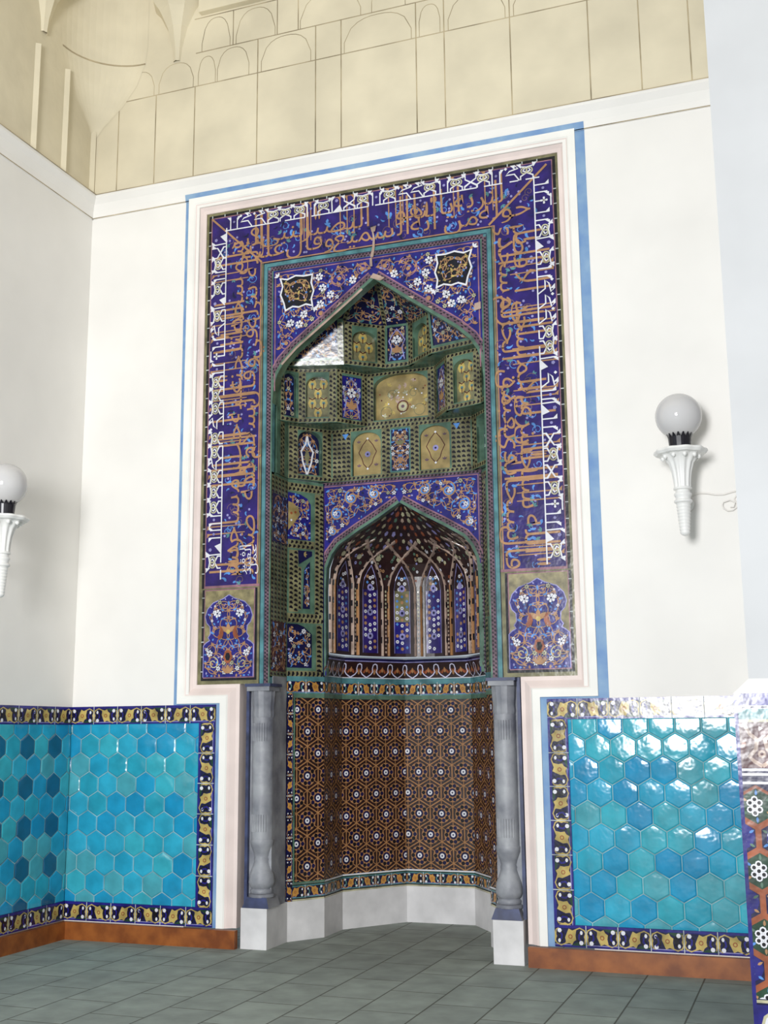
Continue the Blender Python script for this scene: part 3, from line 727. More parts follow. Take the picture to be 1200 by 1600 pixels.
# ---- spandrel with the great pointed arch
sp = D(FP)
field = [(-.905, 4.30), (-.905, 5.455)]+[(.905, 5.455), (.905, 4.30)]+ARCH_F[::-1][1:-1]
sp.slab(field, 'cobalt', -.09, 0, 'teal')
def off(path, o):
    out = []
    for i in range(len(path)):
        a, b = path[max(0, i-1)], path[min(len(path)-1, i+1)]; dx, dy = b[0]-a[0], b[1]-a[1]; q = math.hypot(dx, dy)
        out.append((path[i][0]-dy/q*o, path[i][1]+dx/q*o))
    return out
H1 = [p for p in ARCH]; H2 = [(-x, z) for x, z in ARCH]
for half, sg in ((H1, 1), (H2, -1)):
    sp.clip = None
    lim = [(-.905, 4.30), (.0, 4.30), (0, 5.455), (-.905, 5.455)] if sg > 0 else [(0, 4.30), (.905, 4.30), (.905, 5.455), (0, 5.455)]
    sp.clip = lim
    sp.rib(off(half, sg*.013), .026, 'teal', 3); 
    pth = off(half, sg*.045); fine = []
    for a, b in zip(pth, pth[1:]):
        n = max(1, int(math.hypot(b[0]-a[0], b[1]-a[1])/.06)); fine += [(a[0]+(b[0]-a[0])*i/n, a[1]+(b[1]-a[1])*i/n) for i in range(n)]
    fine.append(pth[-1]); sp.marks_path(fine, .036, 'purple', 'black', 3, .03, 2)
    sp.rib(off(half, sg*.072), .012, 'seamrose', 4)
sp.clip = None
for a, b in (((-.885, 4.4), (-.885, 5.435)), ((.885, 4.4), (.885, 5.435)), ((-.885, 5.435), (.885, 5.435))): sp.rib([a, b], .010, 'seamrose', 3)
inner = off(H1, .085)
reg = [(-.87, 4.62), (-.87, 5.42), (0, 5.42), (0, 5.36)]+[p for p in inner[::-1] if p[0] < -.02 and p[0] > -.87]
qd = [(-.835, 5.373), (-.77, 5.357), (-.694, 5.382), (-.62, 5.368), (-.541, 5.371), (-.552, 5.30), (-.529, 5.225), (-.55, 5.16), (-.54, 5.097), (-.60, 5.117), (-.663, 5.100), (-.72, 5.112), (-.785, 5.085), (-.80, 5.15), (-.832, 5.228), (-.812, 5.30)]
regm = reg
rs = random.Random(11)
def both_side(draw):
    for sg in (1, -1):
        mp0 = sp.mp
        if sg < 0: sp.mp = (lambda f: (lambda u, v, h: f(-u, v, h)))(mp0)
        draw(); sp.mp = mp0
# spirals and flowers, mirrored left / right
state = rs.getstate()
def spand():
    rs.setstate(state)
    pts = sp.arabesque(reg, rs, .052, 5, ros=.22)
    for c, r in (((-.30, 5.30), .095), ((-.10, 5.35), .05), ((-.78, 4.80), .07), ((-.47, 5.02), .05)):
        sp.spiral(c, r, 'seamrose', 7, .009, 1.4, .5); sp.disc((c[0], c[1]), .02, 'ochre', 8, 5)
    sp.poly(qd, 'black', 12); sp.rib(qd, .014, 'white', 18, True)
    cx_ = sum(p[0] for p in qd)/len(qd); cz_ = sum(p[1] for p in qd)/len(qd)
    sp.arabesque([(cx_+(x-cx_)*.94, cz_+(z-cz_)*.94) for x, z in qd], rs, .046, 12.2, ros=0., kinds=('gold', 'sand', 'lightblue'), vine='ochre')
    for q, a in (((-.855, 5.395), 2.3), ((-.52, 5.075), -.8)): sp.trefoil(q, .035, a, 'white', 16)
    for q in ((-.48, 5.34), (-.45, 5.24), (-.47, 5.10), (-.38, 5.17), (-.74, 4.97), (-.66, 4.95), (-.62, 5.03), (-.18, 5.27)): sp.rosette(q, .037, 'white', 14)
both_side(spand)
# chipped glaze showing pale plaster
for P in ([(-.03, 5.265), (.0, 5.30), (.05, 5.275), (.10, 5.245), (.06, 5.225), (.0, 5.252)], [(.845, 4.86), (.90, 4.87), (.90, 4.93), (.85, 4.92)], [(-.03, 5.36), (-.005, 5.36), (-.01, 5.44), (-.03, 5.43)], [(-.33, 5.045), (-.27, 5.085), (-.30, 5.09)], [(.30, 5.06), (.34, 5.03), (.35, 5.05)], [(.46, 4.95), (.5, 4.925), (.5, 4.95)]):
    sp.poly(P, 'rib', 19)
SPO = sp.obj('spandrel', MH)
ed = D(FP); ed.base = .002
ed.rib([p for p in off([(-.82, 4.62), (-.69, 4.745), (-.52, 4.87), (-.26, 5.06), (-.1, 5.18)], .004)], .020, 'rib', 6, raised=.006); ed.obj('worn_arch_edge', SPO)
ch = D(FP)
ch.rib([(.0, ZI+.12), (.01, ZI+.06), (.005, ZI-.02), (-.01, ZI-.1)], .022, 'rib', 22, ends=(.6, 1.2)); ch.poly([(-.01, ZI+.12), (.02, ZI+.12), (.03, ZI+.17), (-.02, ZI+.16)], 'rib', 22); ch.obj('plaster_repair', SPO)

# ------------------------------------------------------------------ inside of the bay
def P2(x, y): return (CX+x, y)
def facet(p0, p1, lean=0., zref=0.):
    a = Vector((CX+p0[0], p0[1], 0)); b = Vector((CX+p1[0], p1[1], 0)); U = (b-a); L = U.length
    if lean:
        n = U.normalized().cross(Vector((0, 0, 1))); f = plane(a, U, (0, 0, 1)); nn = (n-Vector((0, 0, lean))).normalized()
        return D(lambda u, v, h: f(u, v, 0)+(v-zref)*lean*n+h*nn), L
    return D(plane(a, U, (0, 0, 1))), L
JL = [(-.905, .05), (-.905, .37), (-.70, .67)]
def leafrow(d, p0, p1, w_=.05, l=1, cols=2): d.marks(p0, p1, w_, 'olive', 'black', l, .038, cols, .74)
def jamb_plain(p0, p1, z0, z1):
    d, L = facet(p0, p1); d.slab([(0, z0), (L, z0), (L, z1), (0, z1)], 'teal', -.03, 0)
    return d, L
for sg in (-1, 1):
    ps = JL if sg < 0 else [(-x, y) for x, y in JL[::-1]]
    for i in (0, 1):
        p0, p1 = ps[i], ps[i+1]; diag = (i == 1) == (sg < 0)
        d, L = jamb_plain(p0, p1, 2.05, 3.72); rg = random.Random(31)
        if not diag:
            for j in range(5): leafrow(d, (L*(j+.5)/5, 2.06), (L*(j+.5)/5, 3.70), L/5*.8, 1, 1)
            d.rect(.02, 3.15, L, 3.55, 'navy', 3); d.arabesque([(.02, 3.15), (L, 3.15), (L, 3.55), (.02, 3.55)], rg, .06, 4)
            d.rect(.03, 2.1, L-.03, 2.5, 'maroon', 3); d.arabesque([(.03, 2.1), (L-.03, 2.1), (L-.03, 2.5), (.03, 2.5)], rg, .06, 4)
        else:
            if sg > 0:
                m0 = d.mp; d.mp = (lambda f, LL: (lambda u, v, h: f(LL-u, v, h)))(m0, L)
            leafrow(d, (0, 3.66), (L, 3.66), .07, 1, 2); leafrow(d, (L-.05, 2.52), (L-.05, 3.62), .09, 1, 2); d.rect(L-.012, 2.05, L, 3.72, 'navy', 3)
            bp = [(0, 3.21), (.225, 3.21), (.225, 3.52), (.19, 3.57), (.12, 3.60), (0, 3.61)]
            d.poly(bp, 'cobalt', 3); d.arabesque(bp, rg, .05, 4, ros=.3); q = [(0, 3.28), (.05, 3.34), (.10, 3.40), (.115, 3.43), (.10, 3.47), (.04, 3.52), (0, 3.53)]; d.poly(q, 'sand', 11)
            d.disc((.03, 3.43), .012, 'rust', 12); d.disc((.07, 3.44), .012, 'rust', 12); d.disc((.03, 3.37), .01, 'white', 12)
            leafrow(d, (0, 3.17), (L-.1, 3.17), .07, 3, 2); leafrow(d, (.06, 2.6), (.06, 3.12), .09, 1, 2); leafrow(d, (.12, 2.62), (.12, 2.98), .03, 3, 1)
            q = [(.11, 3.0), (.24, 3.08), (.24, 3.12), (.10, 3.12)]; d.poly(q, 'navy', 4); d.trefoil((.16, 3.09), .03, 0, 'sand', 6)
            q = [(.15, 2.63), (.22, 2.63), (.22, 3.03), (.19, 3.0), (.16, 2.95)]; d.poly(q, 'navy', 4); d.arabesque(q, rg, .035, 5, ros=.1)
            leafrow(d, (0, 2.55), (L, 2.55), .08, 3, 2)
            q = [(0, 2.14), (.24, 2.14), (.24, 2.42), (.16, 2.48), (.1, 2.5), (0, 2.5)]; d.poly(q, 'navy', 4); d.arabesque(q, rg, .055, 5, ros=.45)
            leafrow(d, (0, 2.09), (L, 2.09), .05, 3, 1); leafrow(d, (L-.05, 2.1), (L-.05, 2.5), .06, 3, 1)
        d.obj('bay_jamb_panel', MH)

# ---- small arch panel at the back of the bay
SY = .67; SPF = plane((CX-.015, SY, 0), (1, 0, 0), (0, 0, 1))
SA = [(-.665, 2.12), (-.672, 2.80), (-.66, 2.99), (-.615, 3.10), (-.55, 3.18), (-.37, 3.29), (-.18, 3.395), (0, 3.505)]
SAF = SA+[(-x, z) for x, z in SA[-2::-1]]
d = D(SPF); rg = random.Random(5)
d.slab([(-.74, 2.08), (-.74, 3.75), (.74, 3.75), (.74, 2.08)]+[(.665, 2.08)]+SAF[::-1]+[(-.665, 2.08)], 'cobalt', -.06, 0, 'teal')
for sg in (-1, 1):
    d.marks((sg*.716, 2.08), (sg*.716, 3.73), .045, 'purple', 'black', 1, .032, 2, .7); d.rib([(sg*.686, 3.0), (sg*.686, 3.69)], .008, 'seamrose', 2)
    d.rib([(sg*.69, 2.08), (sg*.69, 2.95)], .03, 'teal', 2)
d.marks((-.70, 3.725), (.70, 3.725), .05, 'purple', 'black', 3, .032, 2, .7); d.rib([(-.69, 3.69), (.69, 3.69)], .010, 'seamrose', 4)
for half, sg in ((SA, 1), ([(-x, z) for x, z in SA], -1)):
    d.clip = [(-.74, 2.08), (0, 2.08), (0, 3.75), (-.74, 3.75)] if sg > 0 else [(0, 2.08), (.74, 2.08), (.74, 3.75), (0, 3.75)]
    d.rib(off(half, sg*.013), .024, 'teal', 3); d.marks_path(off(half, sg*.043)[2:], .034, 'purple', 'black', 2, .03, 2); d.rib(off(half, sg*.066)[2:], .010, 'seamrose', 3)
d.clip = None
reg = [(-.675, 3.15), (-.675, 3.68), (0, 3.68), (0, 3.60)]+[p for p in off(SA, .08)[::-1] if -.675 < p[0] < -.02]
st8 = rg.getstate()
for sg in (1, -1):
    rg.setstate(st8); m0 = d.mp
    if sg < 0: d.mp = (lambda f: (lambda u, v, h: f(-u, v, h)))(m0)
    d.arabesque(reg, rg, .05, 5, ros=.12)
    for c, r in (((-.56, 3.45), .07), ((-.43, 3.58), .075), ((-.22, 3.60), .065), ((-.60, 3.30), .045)):
        d.spiral(c, r, 'ochre', 8, .010, 1.4, 1.); d.spiral(c, r*.75, 'lightblue', 8, .012, 1.0, 2.); d.rosette((c[0]-.02, c[1]), .024, 'white', 10)
    d.mp = m0
d.obj('inner_arch_panel', MH)

# ---- upper vault of the bay: three tiers of stalactite cells
def tier(name, pl, z0, z1, kinds, bottom=True):
    full = [(x, y) for x, y in pl]+[(-x, y) for x, y in pl[::-1]]
    if abs(full[len(pl)-1][0]-full[len(pl)][0]) < 1e-6: full.pop(len(pl))
    kk = kinds+kinds[-2::-1] if len(full) % 2 == 0 else kinds+kinds[::-1]
    d0 = D(); blk = [(CX+x, y) for x, y in full]+[(CX+.96, .14), (CX+.96, 1.05), (CX-.96, 1.05), (CX-.96, .14)]
    d0.face3([(x, y, z0) for x, y in blk], 'teal'); d0.face3([(x, y, z1) for x, y in blk[::-1]], 'teal')
    d0.obj(name+'_soffit', MH)
    for i in range(len(full)-1):
        d, L = facet(full[i], full[i+1], .16 if kk[i] == 'floral' else 0., z0); cell(d, L, z0, z1, kk[i], random.Random(100+min(i, len(full)-2-i)+int(z0*7))); d.obj(name, MH)
def arch_out(u0, u1, v0, v1, rise=.38, n=6, flat=1.0):
    m_ = (u0+u1)/2; hw = (u1-u0)/2; P = [(u0, v0)]
    for i in range(n+1):
        t = i/n; P.append((m_-hw*math.cos(t*PI/2)*1.0, v1-hw*2*rise*(1-math.sin(t*PI/2)**.9) if t < 1 else v1))
    Q = [(2*m_-x, z) for x, z in P[:-1]][::-1]
    return P+Q
def cell(d, L, z0, z1, kind, rg):
    H = z1-z0; c = L/2
    bars = min(.05, L*.14)
    if kind == 'edge':
        d.slab([(0, z0), (L, z0), (L, z1), (0, z1)], 'teal', -.02, 0)
        if L > .12: leafrow(d, (L/2, z0), (L/2, z1), min(L*.6, .08), 1, 2)
        return
    # face with an arched opening, recessed arch field behind
    m = .045
    if kind == 'ochre': A_ = arch_out(L*.20, L*.80, z0+.05, z1-.07)
    elif kind == 'wide': A_ = arch_out(L*.10, L*.90, z0+.05, z1-.02, .22)
    elif kind == 'corner': A_ = arch_out(L*.22, L*.78, z0+.05, z1-.03)
    elif kind == 'twin': A_ = None
    elif kind == 'blue': A_ = [(L*.18, z0+.05), (L*.18, z1-.05), (L*.82, z1-.05), (L*.82, z0+.05)]
    elif kind == 'bluearch': A_ = arch_out(L*.2, L*.85, z0+.05, z1-.05)
    elif kind == 'floral': A_ = [(.02, z0+.06), (.02, z1-.01), (L-.05, z1-.01), (L-.05, z0+.06)]
    elif kind == 'backblue': A_ = [(.02, z0+.06), (.02, z1-.02), (L-.02, z1-.02), (L-.02, z0+.06)]
    def holed(outs):
        # teal face split into strips around each arched hole
        xs_ = [0]
        for A in outs: xs_ += [min(p[0] for p in A), max(p[0] for p in A)]
        xs_.append(L)
        for j in range(0, len(xs_), 2): d.slab([(xs_[j], z0), (xs_[j+1], z0), (xs_[j+1], z1), (xs_[j], z1)], 'teal', -.02, 0)
        for A in outs:
            a, b = min(p[0] for p in A), max(p[0] for p in A); lo = min(p[1] for p in A)
            d.poly([(a, z0), (b, z0), (b, lo), (a, lo)], 'teal', 0)
            top = [p for p in A if p[1] > lo+1e-6]
            topL = sorted(top, key=lambda p: p[0]); d.poly([(a, z1)]+[q for q in topL]+[(b, z1)], 'teal', 0)
    def recess(A, k, dp):
        a0 = sum(A[i-1][0]*A[i][1]-A[i][0]*A[i-1][1] for i in range(len(A)))
        AA = A if a0 > 0 else A[::-1]
        for i in range(len(AA)):
            p, q = AA[i-1], AA[i]; n = len(d.v); d.v += [d.mp(*p, 0), d.mp(*q, 0), d.mp(*q, -dp), d.mp(*p, -dp)]; d.f.append((n, n+3, n+2, n+1)); d.mi.append(d.m('teal'))
        d.poly(AA, k, h=-dp)
    def motif_ochre(A, dp):
        d.base = -dp; us = [p[0] for p in A]; cc = (min(us)+max(us))/2; hw = (max(us)-min(us))/2; lo = min(p[1] for p in A); hi = max(p[1] for p in A); hh = hi-lo
        dm = [(cc, hi-.05), (cc+hw*.35, lo+hh*.72), (cc+hw*.62, lo+hh*.55), (cc+hw*.4, lo+hh*.4), (cc+hw*.3, lo+hh*.28), (cc, lo+.06)]
        d.rib(dm, .007, 'maroon', 1); d.rib([(2*cc-x, z) for x, z in dm], .007, 'maroon', 1)
        d.disc((cc, lo+hh*.5), .026, 'lilac', 2, 8); d.disc((cc, lo+hh*.5), .010, 'navy', 3, 6)
        for z in (hi-.05, lo+.06): d.disc((cc, z), .010, 'white', 3, 6)
        for sg in (-1, 1):
            d.trefoil((cc+sg*hw*.62, lo+hh*.78), .022, PI/2, 'purple', 2); d.trefoil((cc+sg*hw*.6, lo+hh*.22), .024, PI/2, 'purple', 2)
        d.base = 0
    def motif_tree(A, dp):
        d.base = -dp; us = [p[0] for p in A]; cc = (min(us)+max(us))/2; hw = (max(us)-min(us))/2; lo = min(p[1] for p in A); hi = max(p[1] for p in A)
        z = lo+.05; row = 0
        while z < hi-.04:
            for sg in ((-1, 1) if row % 2 else (0,)):
                q = (cc+sg*hw*.5, z)
                if inside(q, A): d.disc(q, hw*.36, 'gold', 1, 8, ry=.045); d.disc(q, .014, 'turq', 2, 6); d.rib([(q[0], z-.05), q], .008, 'maroon', 2); d.rib([(q[0]-.03, z+.05), (q[0], z+.03), (q[0]+.03, z+.05)], .008, 'maroon', 2)
            z += .085; row += 1
        d.base = 0
    if kind == 'twin':
        w1 = .26; outs = []
        for s2 in (-1, 1): outs.append(arch_out(c+s2*.305-.13, c+s2*.305+.13, z0+.04, z1-.05))
        bl = [(c-.085, z0+.05), (c-.085, z1-.05), (c+.085, z1-.05), (c+.085, z0+.05)]
        holed([outs[0], outs[1]])
        for A in outs: recess(A, 'sand', .025); motif_ochre(A, .025)
        d.poly(bl, 'navy', 2); d.rib(bl, .008, 'turq', 3, True); d.arabesque(bl, rg, .042, 4, mirror=c, ros=.2); d.trefoil((c, z0+.28), .05, PI/2, 'olive', 10); d.trefoil((c, z0+.16), .05, -PI/2, 'ochre', 10)
        for s2 in (-1, 1):
            leafrow(d, (c+s2*.128, z0+.03), (c+s2*.128, z1-.03), .08, 1, 2); leafrow(d, (c+s2*.535, z0+.03), (c+s2*.535, z1-.03), .17, 1, 4)
            d.poly([(c+s2*.53, z1-.05), (c+s2*.47, z1-.05), (c+s2*.5, z1-.10)], 'lightblue', 4)
        leafrow(d, (0, z0+.02), (L, z0+.02), .03, 5, 1); leafrow(d, (0, z1-.018), (L, z1-.018), .03, 5, 1)
        return
    dp = {'ochre': .05, 'wide': .06, 'corner': .07, 'blue': .012, 'bluearch': .03, 'floral': .008, 'backblue': .01}[kind]
    holed([A_])
    if kind in ('ochre',): recess(A_, 'olive', dp); motif_tree(A_, dp)
    elif kind == 'wide':
        recess(A_, 'sand', dp); d.base = -dp; cc = c
        for i in range(60):
            q = (rg.uniform(L*.1, L*.9), rg.uniform(z0+.06, z1-.05))
            if inside(q, A_) and edge_dist(q, A_) > .03: (d.disc(q, .008, rg.choice(('rust', 'white', 'maroon')), 1, 5) if i % 2 else d.trefoil(q, .03, rg.uniform(0, 6), rg.choice(('gold', 'rib', 'beige')), 1))
        d.ring((c, z0+.17), .05, .009, 'maroon', 3); d.disc((c, z0+.17), .038, 'beige', 3, 10); d.disc((c, z0+.17), .016, 'purple', 4, 6)
        for s2 in (-1, 1): d.ring((c+s2*.15, z0+.13), .05, .006, 'olive', 3); d.spiral((c+s2*.1, z0+.28), .05, 'olive', 3, .006)
        d.base = 0
    else:
        recess(A_, 'navy' if kind != 'blue' else 'cobalt', dp); d.base = -dp
        cc = sum(p[0] for p in A_)/len(A_); d.arabesque(A_, rg, .05, 1, mirror=(cc if kind != 'floral' else None), ros=.3, kinds=('ochre', 'lightblue', 'beige'))
        lo = min(p[1] for p in A_); hi = max(p[1] for p in A_); hw = (max(p[0] for p in A_)-min(p[0] for p in A_))/2; hh = hi-lo
        if kind == 'corner':
            dm = [(0, .92), (.12, .74), (.5, .56), (.42, .46), (.36, .33), (.0, .03)]
            for s2 in (-1, 1): d.rib([(cc+s2*x*hw, lo+z*hh) for x, z in dm], .015, 'white', 9)
            d.poly([(cc, lo+.66*hh), (cc+.22*hw, lo+.45*hh), (cc, lo+.2*hh), (cc-.22*hw, lo+.45*hh)], 'olive', 8)
        if kind in ('blue', 'backblue'):
            d.rosette((cc, lo+hh*.62), min(.05, hw*.5), 'white', 8); d.trefoil((cc, lo+hh*.25), min(.08, hw*.8), PI/2, 'ochre', 8)
            d.rib([(cc-hw*.8, lo+.01), (cc-hw*.55, lo+hh*.4), (cc-hw*.85, lo+hh*.6), (cc-hw*.4, hi-.06), (cc, hi-.02), (cc+hw*.4, hi-.06), (cc+hw*.85, lo+hh*.6), (cc+hw*.55, lo+hh*.4), (cc+hw*.8, lo+.01)], .009, 'lilac', 9)
        d.base = 0
    # leaf rows framing the face
    u0, u1 = min(p[0] for p in A_), max(p[0] for p in A_)
    for a, b in ((0, u0), (u1, L)):
        if b-a > .03: leafrow(d, ((a+b)/2, z0+.04), ((a+b)/2, z1-.03), (b-a)*.94, 2, 1 if b-a < .05 else (2 if b-a < .1 else 3))
    leafrow(d, (0, z0+.022), (L, z0+.022), .034, 4, 1)
    if kind not in ('floral', 'backblue'): leafrow(d, (0, z1-.016), (L, z1-.016), .028, 4, 1)
tier('stalactite_cell', [(-.905, .14), (-.905, .37), (-.63, .665)], 3.725, 4.19, ['edge', 'corner', 'twin'])
tier('stalactite_cell', [(-.905, .14), (-.90, .20), (-.80, .34), (-.49, .44), (-.305, .685)], 4.19, 4.665, ['edge', 'bluearch', 'ochre', 'blue', 'wide'])
tier('stalactite_cell', [(-.905, .17), (-.84, .235), (-.39, .36), (-.105, .60)], 4.665, 5.05, ['edge', 'floral', 'ochre', 'backblue'])
# crown: converging faces up to the apex of the great arch
d = D(); pl = [(-.84, .235), (-.39, .36), (-.105, .60), (.105, .60), (.39, .36), (.84, .235)]; top = [(-.30, .13), (-.16, .17), (-.04, .22), (.04, .22), (.16, .17), (.30, .13)]
for i in range(5):
    a, b, c_, e_ = Vector((CX+pl[i][0], pl[i][1], 5.05)), Vector((CX+pl[i+1][0], pl[i+1][1], 5.05)), Vector((CX+top[i+1][0], top[i+1][1], 5.36)), Vector((CX+top[i][0], top[i][1], 5.36))
    U = (b-a).normalized(); N = U.cross((e_-a)).normalized(); V = N.cross(U); f_ = plane(a, U, V)
    d.mp = f_; T2 = lambda q: ((q-a).dot(U), (q-a).dot(V)); Q = [T2(a), T2(b), T2(c_), T2(e_)]
    d.slab(Q, 'navy', -.03, 0); d.arabesque(Q, random.Random(50+min(i, 4-i)), .058, 1, ros=.2, kinds=('ochre', 'turq', 'beige'))
    leafrow(d, Q[0], Q[3], .035, 6, 1)
d.mp = WALL; d.face3([(CX+x, y, 5.36) for x, y in top], 'navy')
d.obj('vault_crown', MH)

# ---- inner niche: ribbed upper part
EA, EB, EY = .655, .86, .705
def prof(z):
    if z < 2.85: return 1.0
    pts = [(2.85, 1.0), (2.99, .985), (3.10, .93), (3.18, .84), (3.29, .58), (3.40, .30), (3.52, .0)]
    for (a, x), (b, y_) in zip(pts, pts[1:]):
        if z <= b: return x+(y_-x)*(z-a)/(b-a)
    return 0.
def vmap(u, v, h):
    s_ = prof(v); t = math.radians(u); ea = EA-h; eb = EB-h
    return Vector((CX-.01-ea*s_*math.cos(t), EY+eb*s_*math.sin(t)*(1 if s_ > 0 else 0), v))
d = D(vmap); zz = [2.27, 2.5, 2.7, 2.85, 2.92, 2.99, 3.05, 3.10, 3.14, 3.18, 3.235, 3.29, 3.345, 3.40, 3.46, 3.515]
TH = [i*7.5 for i in range(25)]
for j in range(len(zz)-1):
    for i in range(24): d.poly([(TH[i], zz[j]), (TH[i+1], zz[j]), (TH[i+1], zz[j+1]), (TH[i], zz[j+1])], 'brown', 0)
d.base = .004
RB = [2.5+25*i for i in range(8)]
rg = random.Random(9)
DEG = 1/.0131     # degrees per metre along the curve
def vdisc(c, r, k, l, n=7): d.disc(c, r*DEG/max(.35, prof(c[1])), k, l, n, ry=r)
for i in range(7):
    u = RB[i]+12.5; hw = 6.2
    arch = [(u-hw, 2.30), (u-hw, 2.86), (u-hw*.8, 2.96), (u-hw*.4, 3.03), (u, 3.08), (u+hw*.4, 3.03), (u+hw*.8, 2.96), (u+hw, 2.86), (u+hw, 2.30)]
    for sg in (-1, 1): d.poly([(u+sg*(hw-.5), 2.30), (u+sg*hw, 2.30), (u+sg*hw, 2.86), (u+sg*(hw-.5), 2.86)], 'lilac', 4)
    for p, q in zip(arch[1:-2], arch[2:-1]): d.poly([p, q, (q[0], q[1]-.016), (p[0], p[1]-.016)], 'lilac', 4)
    for j in range(6):
        ua, ub = u-hw+2*hw*j/6, u-hw+2*hw*(j+1)/6
        for va, vb, kk_ in ((2.30, 2.58, 'cobalt' if i % 2 == 0 else 'ground'), (2.58, 2.86, 'ground' if i != 2 else 'olive')): d.poly([(ua, va), (ub, va), (ub, vb), (ua, vb)], kk_, 1)
    for z in [2.34+.052*q for q in range(13)]:
        hw2 = hw*(1 if z < 2.84 else .6)
        for sg in (-1, 0, 1):
            q = (u+sg*hw2*.6, z+.012*abs(sg))
            k = rg.random()
            if k < .40: vdisc(q, .017, 'white', 5, 6); vdisc(q, .006, 'navy', 6, 5)
            elif k < .62: vdisc(q, .017, 'ochre', 4, 5)
            elif k < .85: vdisc(q, .015, 'lightblue', 4, 4)
    for z in (2.45, 2.66, 2.88):
        vdisc((u, z), .032, 'lilac', 7, 8); vdisc((u, z), .014, 'navy', 8, 6)
d.base = 0
RIBS = []
def rib3(P, w_, k):    # raised moulding with dark flecks
    fine = []
    for a, b in zip(P, P[1:]): fine += [(a[0]+(b[0]-a[0])*t/4, a[1]+(b[1]-a[1])*t/4) for t in range(4)]
    fine.append(P[-1]); n = len(fine)
    secs = []
    for i, (u, v) in enumerate(fine):
        ww = w_*DEG/max(.3, prof(v))*.5
        if 0 < i < n-1: du, dv = fine[i+1][0]-fine[i-1][0], fine[i+1][1]-fine[i-1][1]
        else: du, dv = (fine[min(i+1, n-1)][0]-fine[max(i-1, 0)][0]), (fine[min(i+1, n-1)][1]-fine[max(i-1, 0)][1])
        x = du/DEG*prof(v); q = math.hypot(x, dv) or 1; nx, nv = dv/q, -x/q
        secs.append([(u-ww*nx, v-w_*.5*nv, 0.), (u-ww*.6*nx, v-w_*.3*nv, .016), (u, v, .024), (u+ww*.6*nx, v+w_*.3*nv, .016), (u+ww*nx, v+w_*.5*nv, 0.)])
    d = D(vmap); RIBS.append(d); base = len(d.v)
    for s_ in secs: d.v += [vmap(*p) for p in s_]
    ka = d.m(k); kb = d.m('black')
    for i in range(n-1):
        for j in range(4): d.f.append((base+i*5+j, base+i*5+j+1, base+(i+1)*5+j+1, base+(i+1)*5+j)); d.mi.append(kb if (i % 3 == 2 and j in (0, 3)) else ka)
for i, u in enumerate(RB):
    rib3([(u-2.4, 2.275), (u-2.4, 2.5), (u-2.4, 2.7), (u-2.4, 2.9)], .03, 'rib'); rib3([(u+2.4, 2.275), (u+2.4, 2.5), (u+2.4, 2.7), (u+2.4, 2.9)], .03, 'hexochre')
    for sg in (-1, 1):
        P = [(u+sg*2.4, 2.9), (u+sg*4.5, 3.0), (u+sg*9, 3.09), (u+sg*15, 3.16), (u+sg*23, 3.22), (u+sg*30, 3.26)]
        P = [p for p in P if 0 <= p[0] <= 180]
        if len(P) > 1: rib3(P, .026, 'rib')
d.base = .004
for j, z in enumerate((3.22, 3.265, 3.31, 3.355, 3.40, 3.44, 3.475)):
    n = max(4, int(26*prof(z)+4))
    for i in range(n):
        q = (180*(i+(.5 if j % 2 else .1))/n, z); s_ = max(.2, prof(z)); k = rg.choice(('beige', 'beige', 'teal', 'rib', 'lilac', 'rust'))
        r = .017*rg.uniform(.7, 1.2); d.disc(q, r*DEG/s_, k, 3, 5, ry=r, a0=rg.uniform(0, 3)); d.disc((q[0]+2/s_, z-.02), r*.6*DEG/s_, 'black', 4, 4, ry=r*.6)
for i, u in enumerate(RB):
    for z in [2.31+.036*q for q in range(16)]:
        d.disc((u, z), .009*DEG, 'rib' if z < 2.6 else 'beige', 3, 6, ry=.012)
for i in range(150):
    q = (rg.uniform(2, 178), rg.uniform(2.93, 3.21)); u_ = min(abs(q[0]-(x+12.5)) for x in RB)
    if u_ < 6.5 and q[1] < 3.07: continue
    s_ = max(.3, prof(q[1])); r = rg.uniform(.008, .018); k = rg.choice(('beige', 'lilac', 'rust', 'teal', 'ochre', 'white'))
    d.disc(q, r*DEG/s_, k, 3, 5, ry=r, a0=rg.uniform(0, 3)); d.disc(q, r*.4*DEG/s_, 'black', 4, 4, ry=r*.4)
for i in range(10):
    q = (180*(i+.5)/10, 3.13); d.disc(q, .03*DEG/prof(3.13), 'beige', 3, 6, ry=.022)
RV = d.obj('ribbed_vault', MH)
for q in RIBS: q.obj('rib', RV)

# ---- niche lower walls
NP = [(-.905, .37), (-.70, .67), (-.70, 1.06), (-.31, 1.60), (.31, 1.60), (.70, 1.06), (.70, .67), (.905, .37)]
MI = [(-.655, .67), (-.655, 1.03), (-.285, 1.545), (.285, 1.545), (.655, 1.03), (.655, .67)]
HW = .205
def hex_star(d, c, R_, q=0):
    d.rib([(c[0]+R_*math.cos(PI/6+PI/3*i), c[1]+R_*math.sin(PI/6+PI/3*i)) for i in range(6)], .0095, 'hexochre', 3+q*.3, True)
    d.disc(c, .082, 'hexochre', 1, 14)
    for i in range(6):
        a = PI/6+PI/3*i; d.rib([(c[0]+.08*math.cos(a), c[1]+.08*math.sin(a)), (c[0]+R_*math.cos(a), c[1]+R_*math.sin(a))], .006, 'hexochre', 1)
    for i in range(10):
        a = 2*PI*i/10; d.leaf((c[0]+.061*math.cos(a), c[1]+.061*math.sin(a)), .0185, a, 'black' if i % 2 else 'navy', 2, .95)
    d.disc(c, .0375, 'navy', 3, 10); d.disc(c, .0215, 'white', 4, 8); d.disc(c, .008, 'navy', 5, 6)
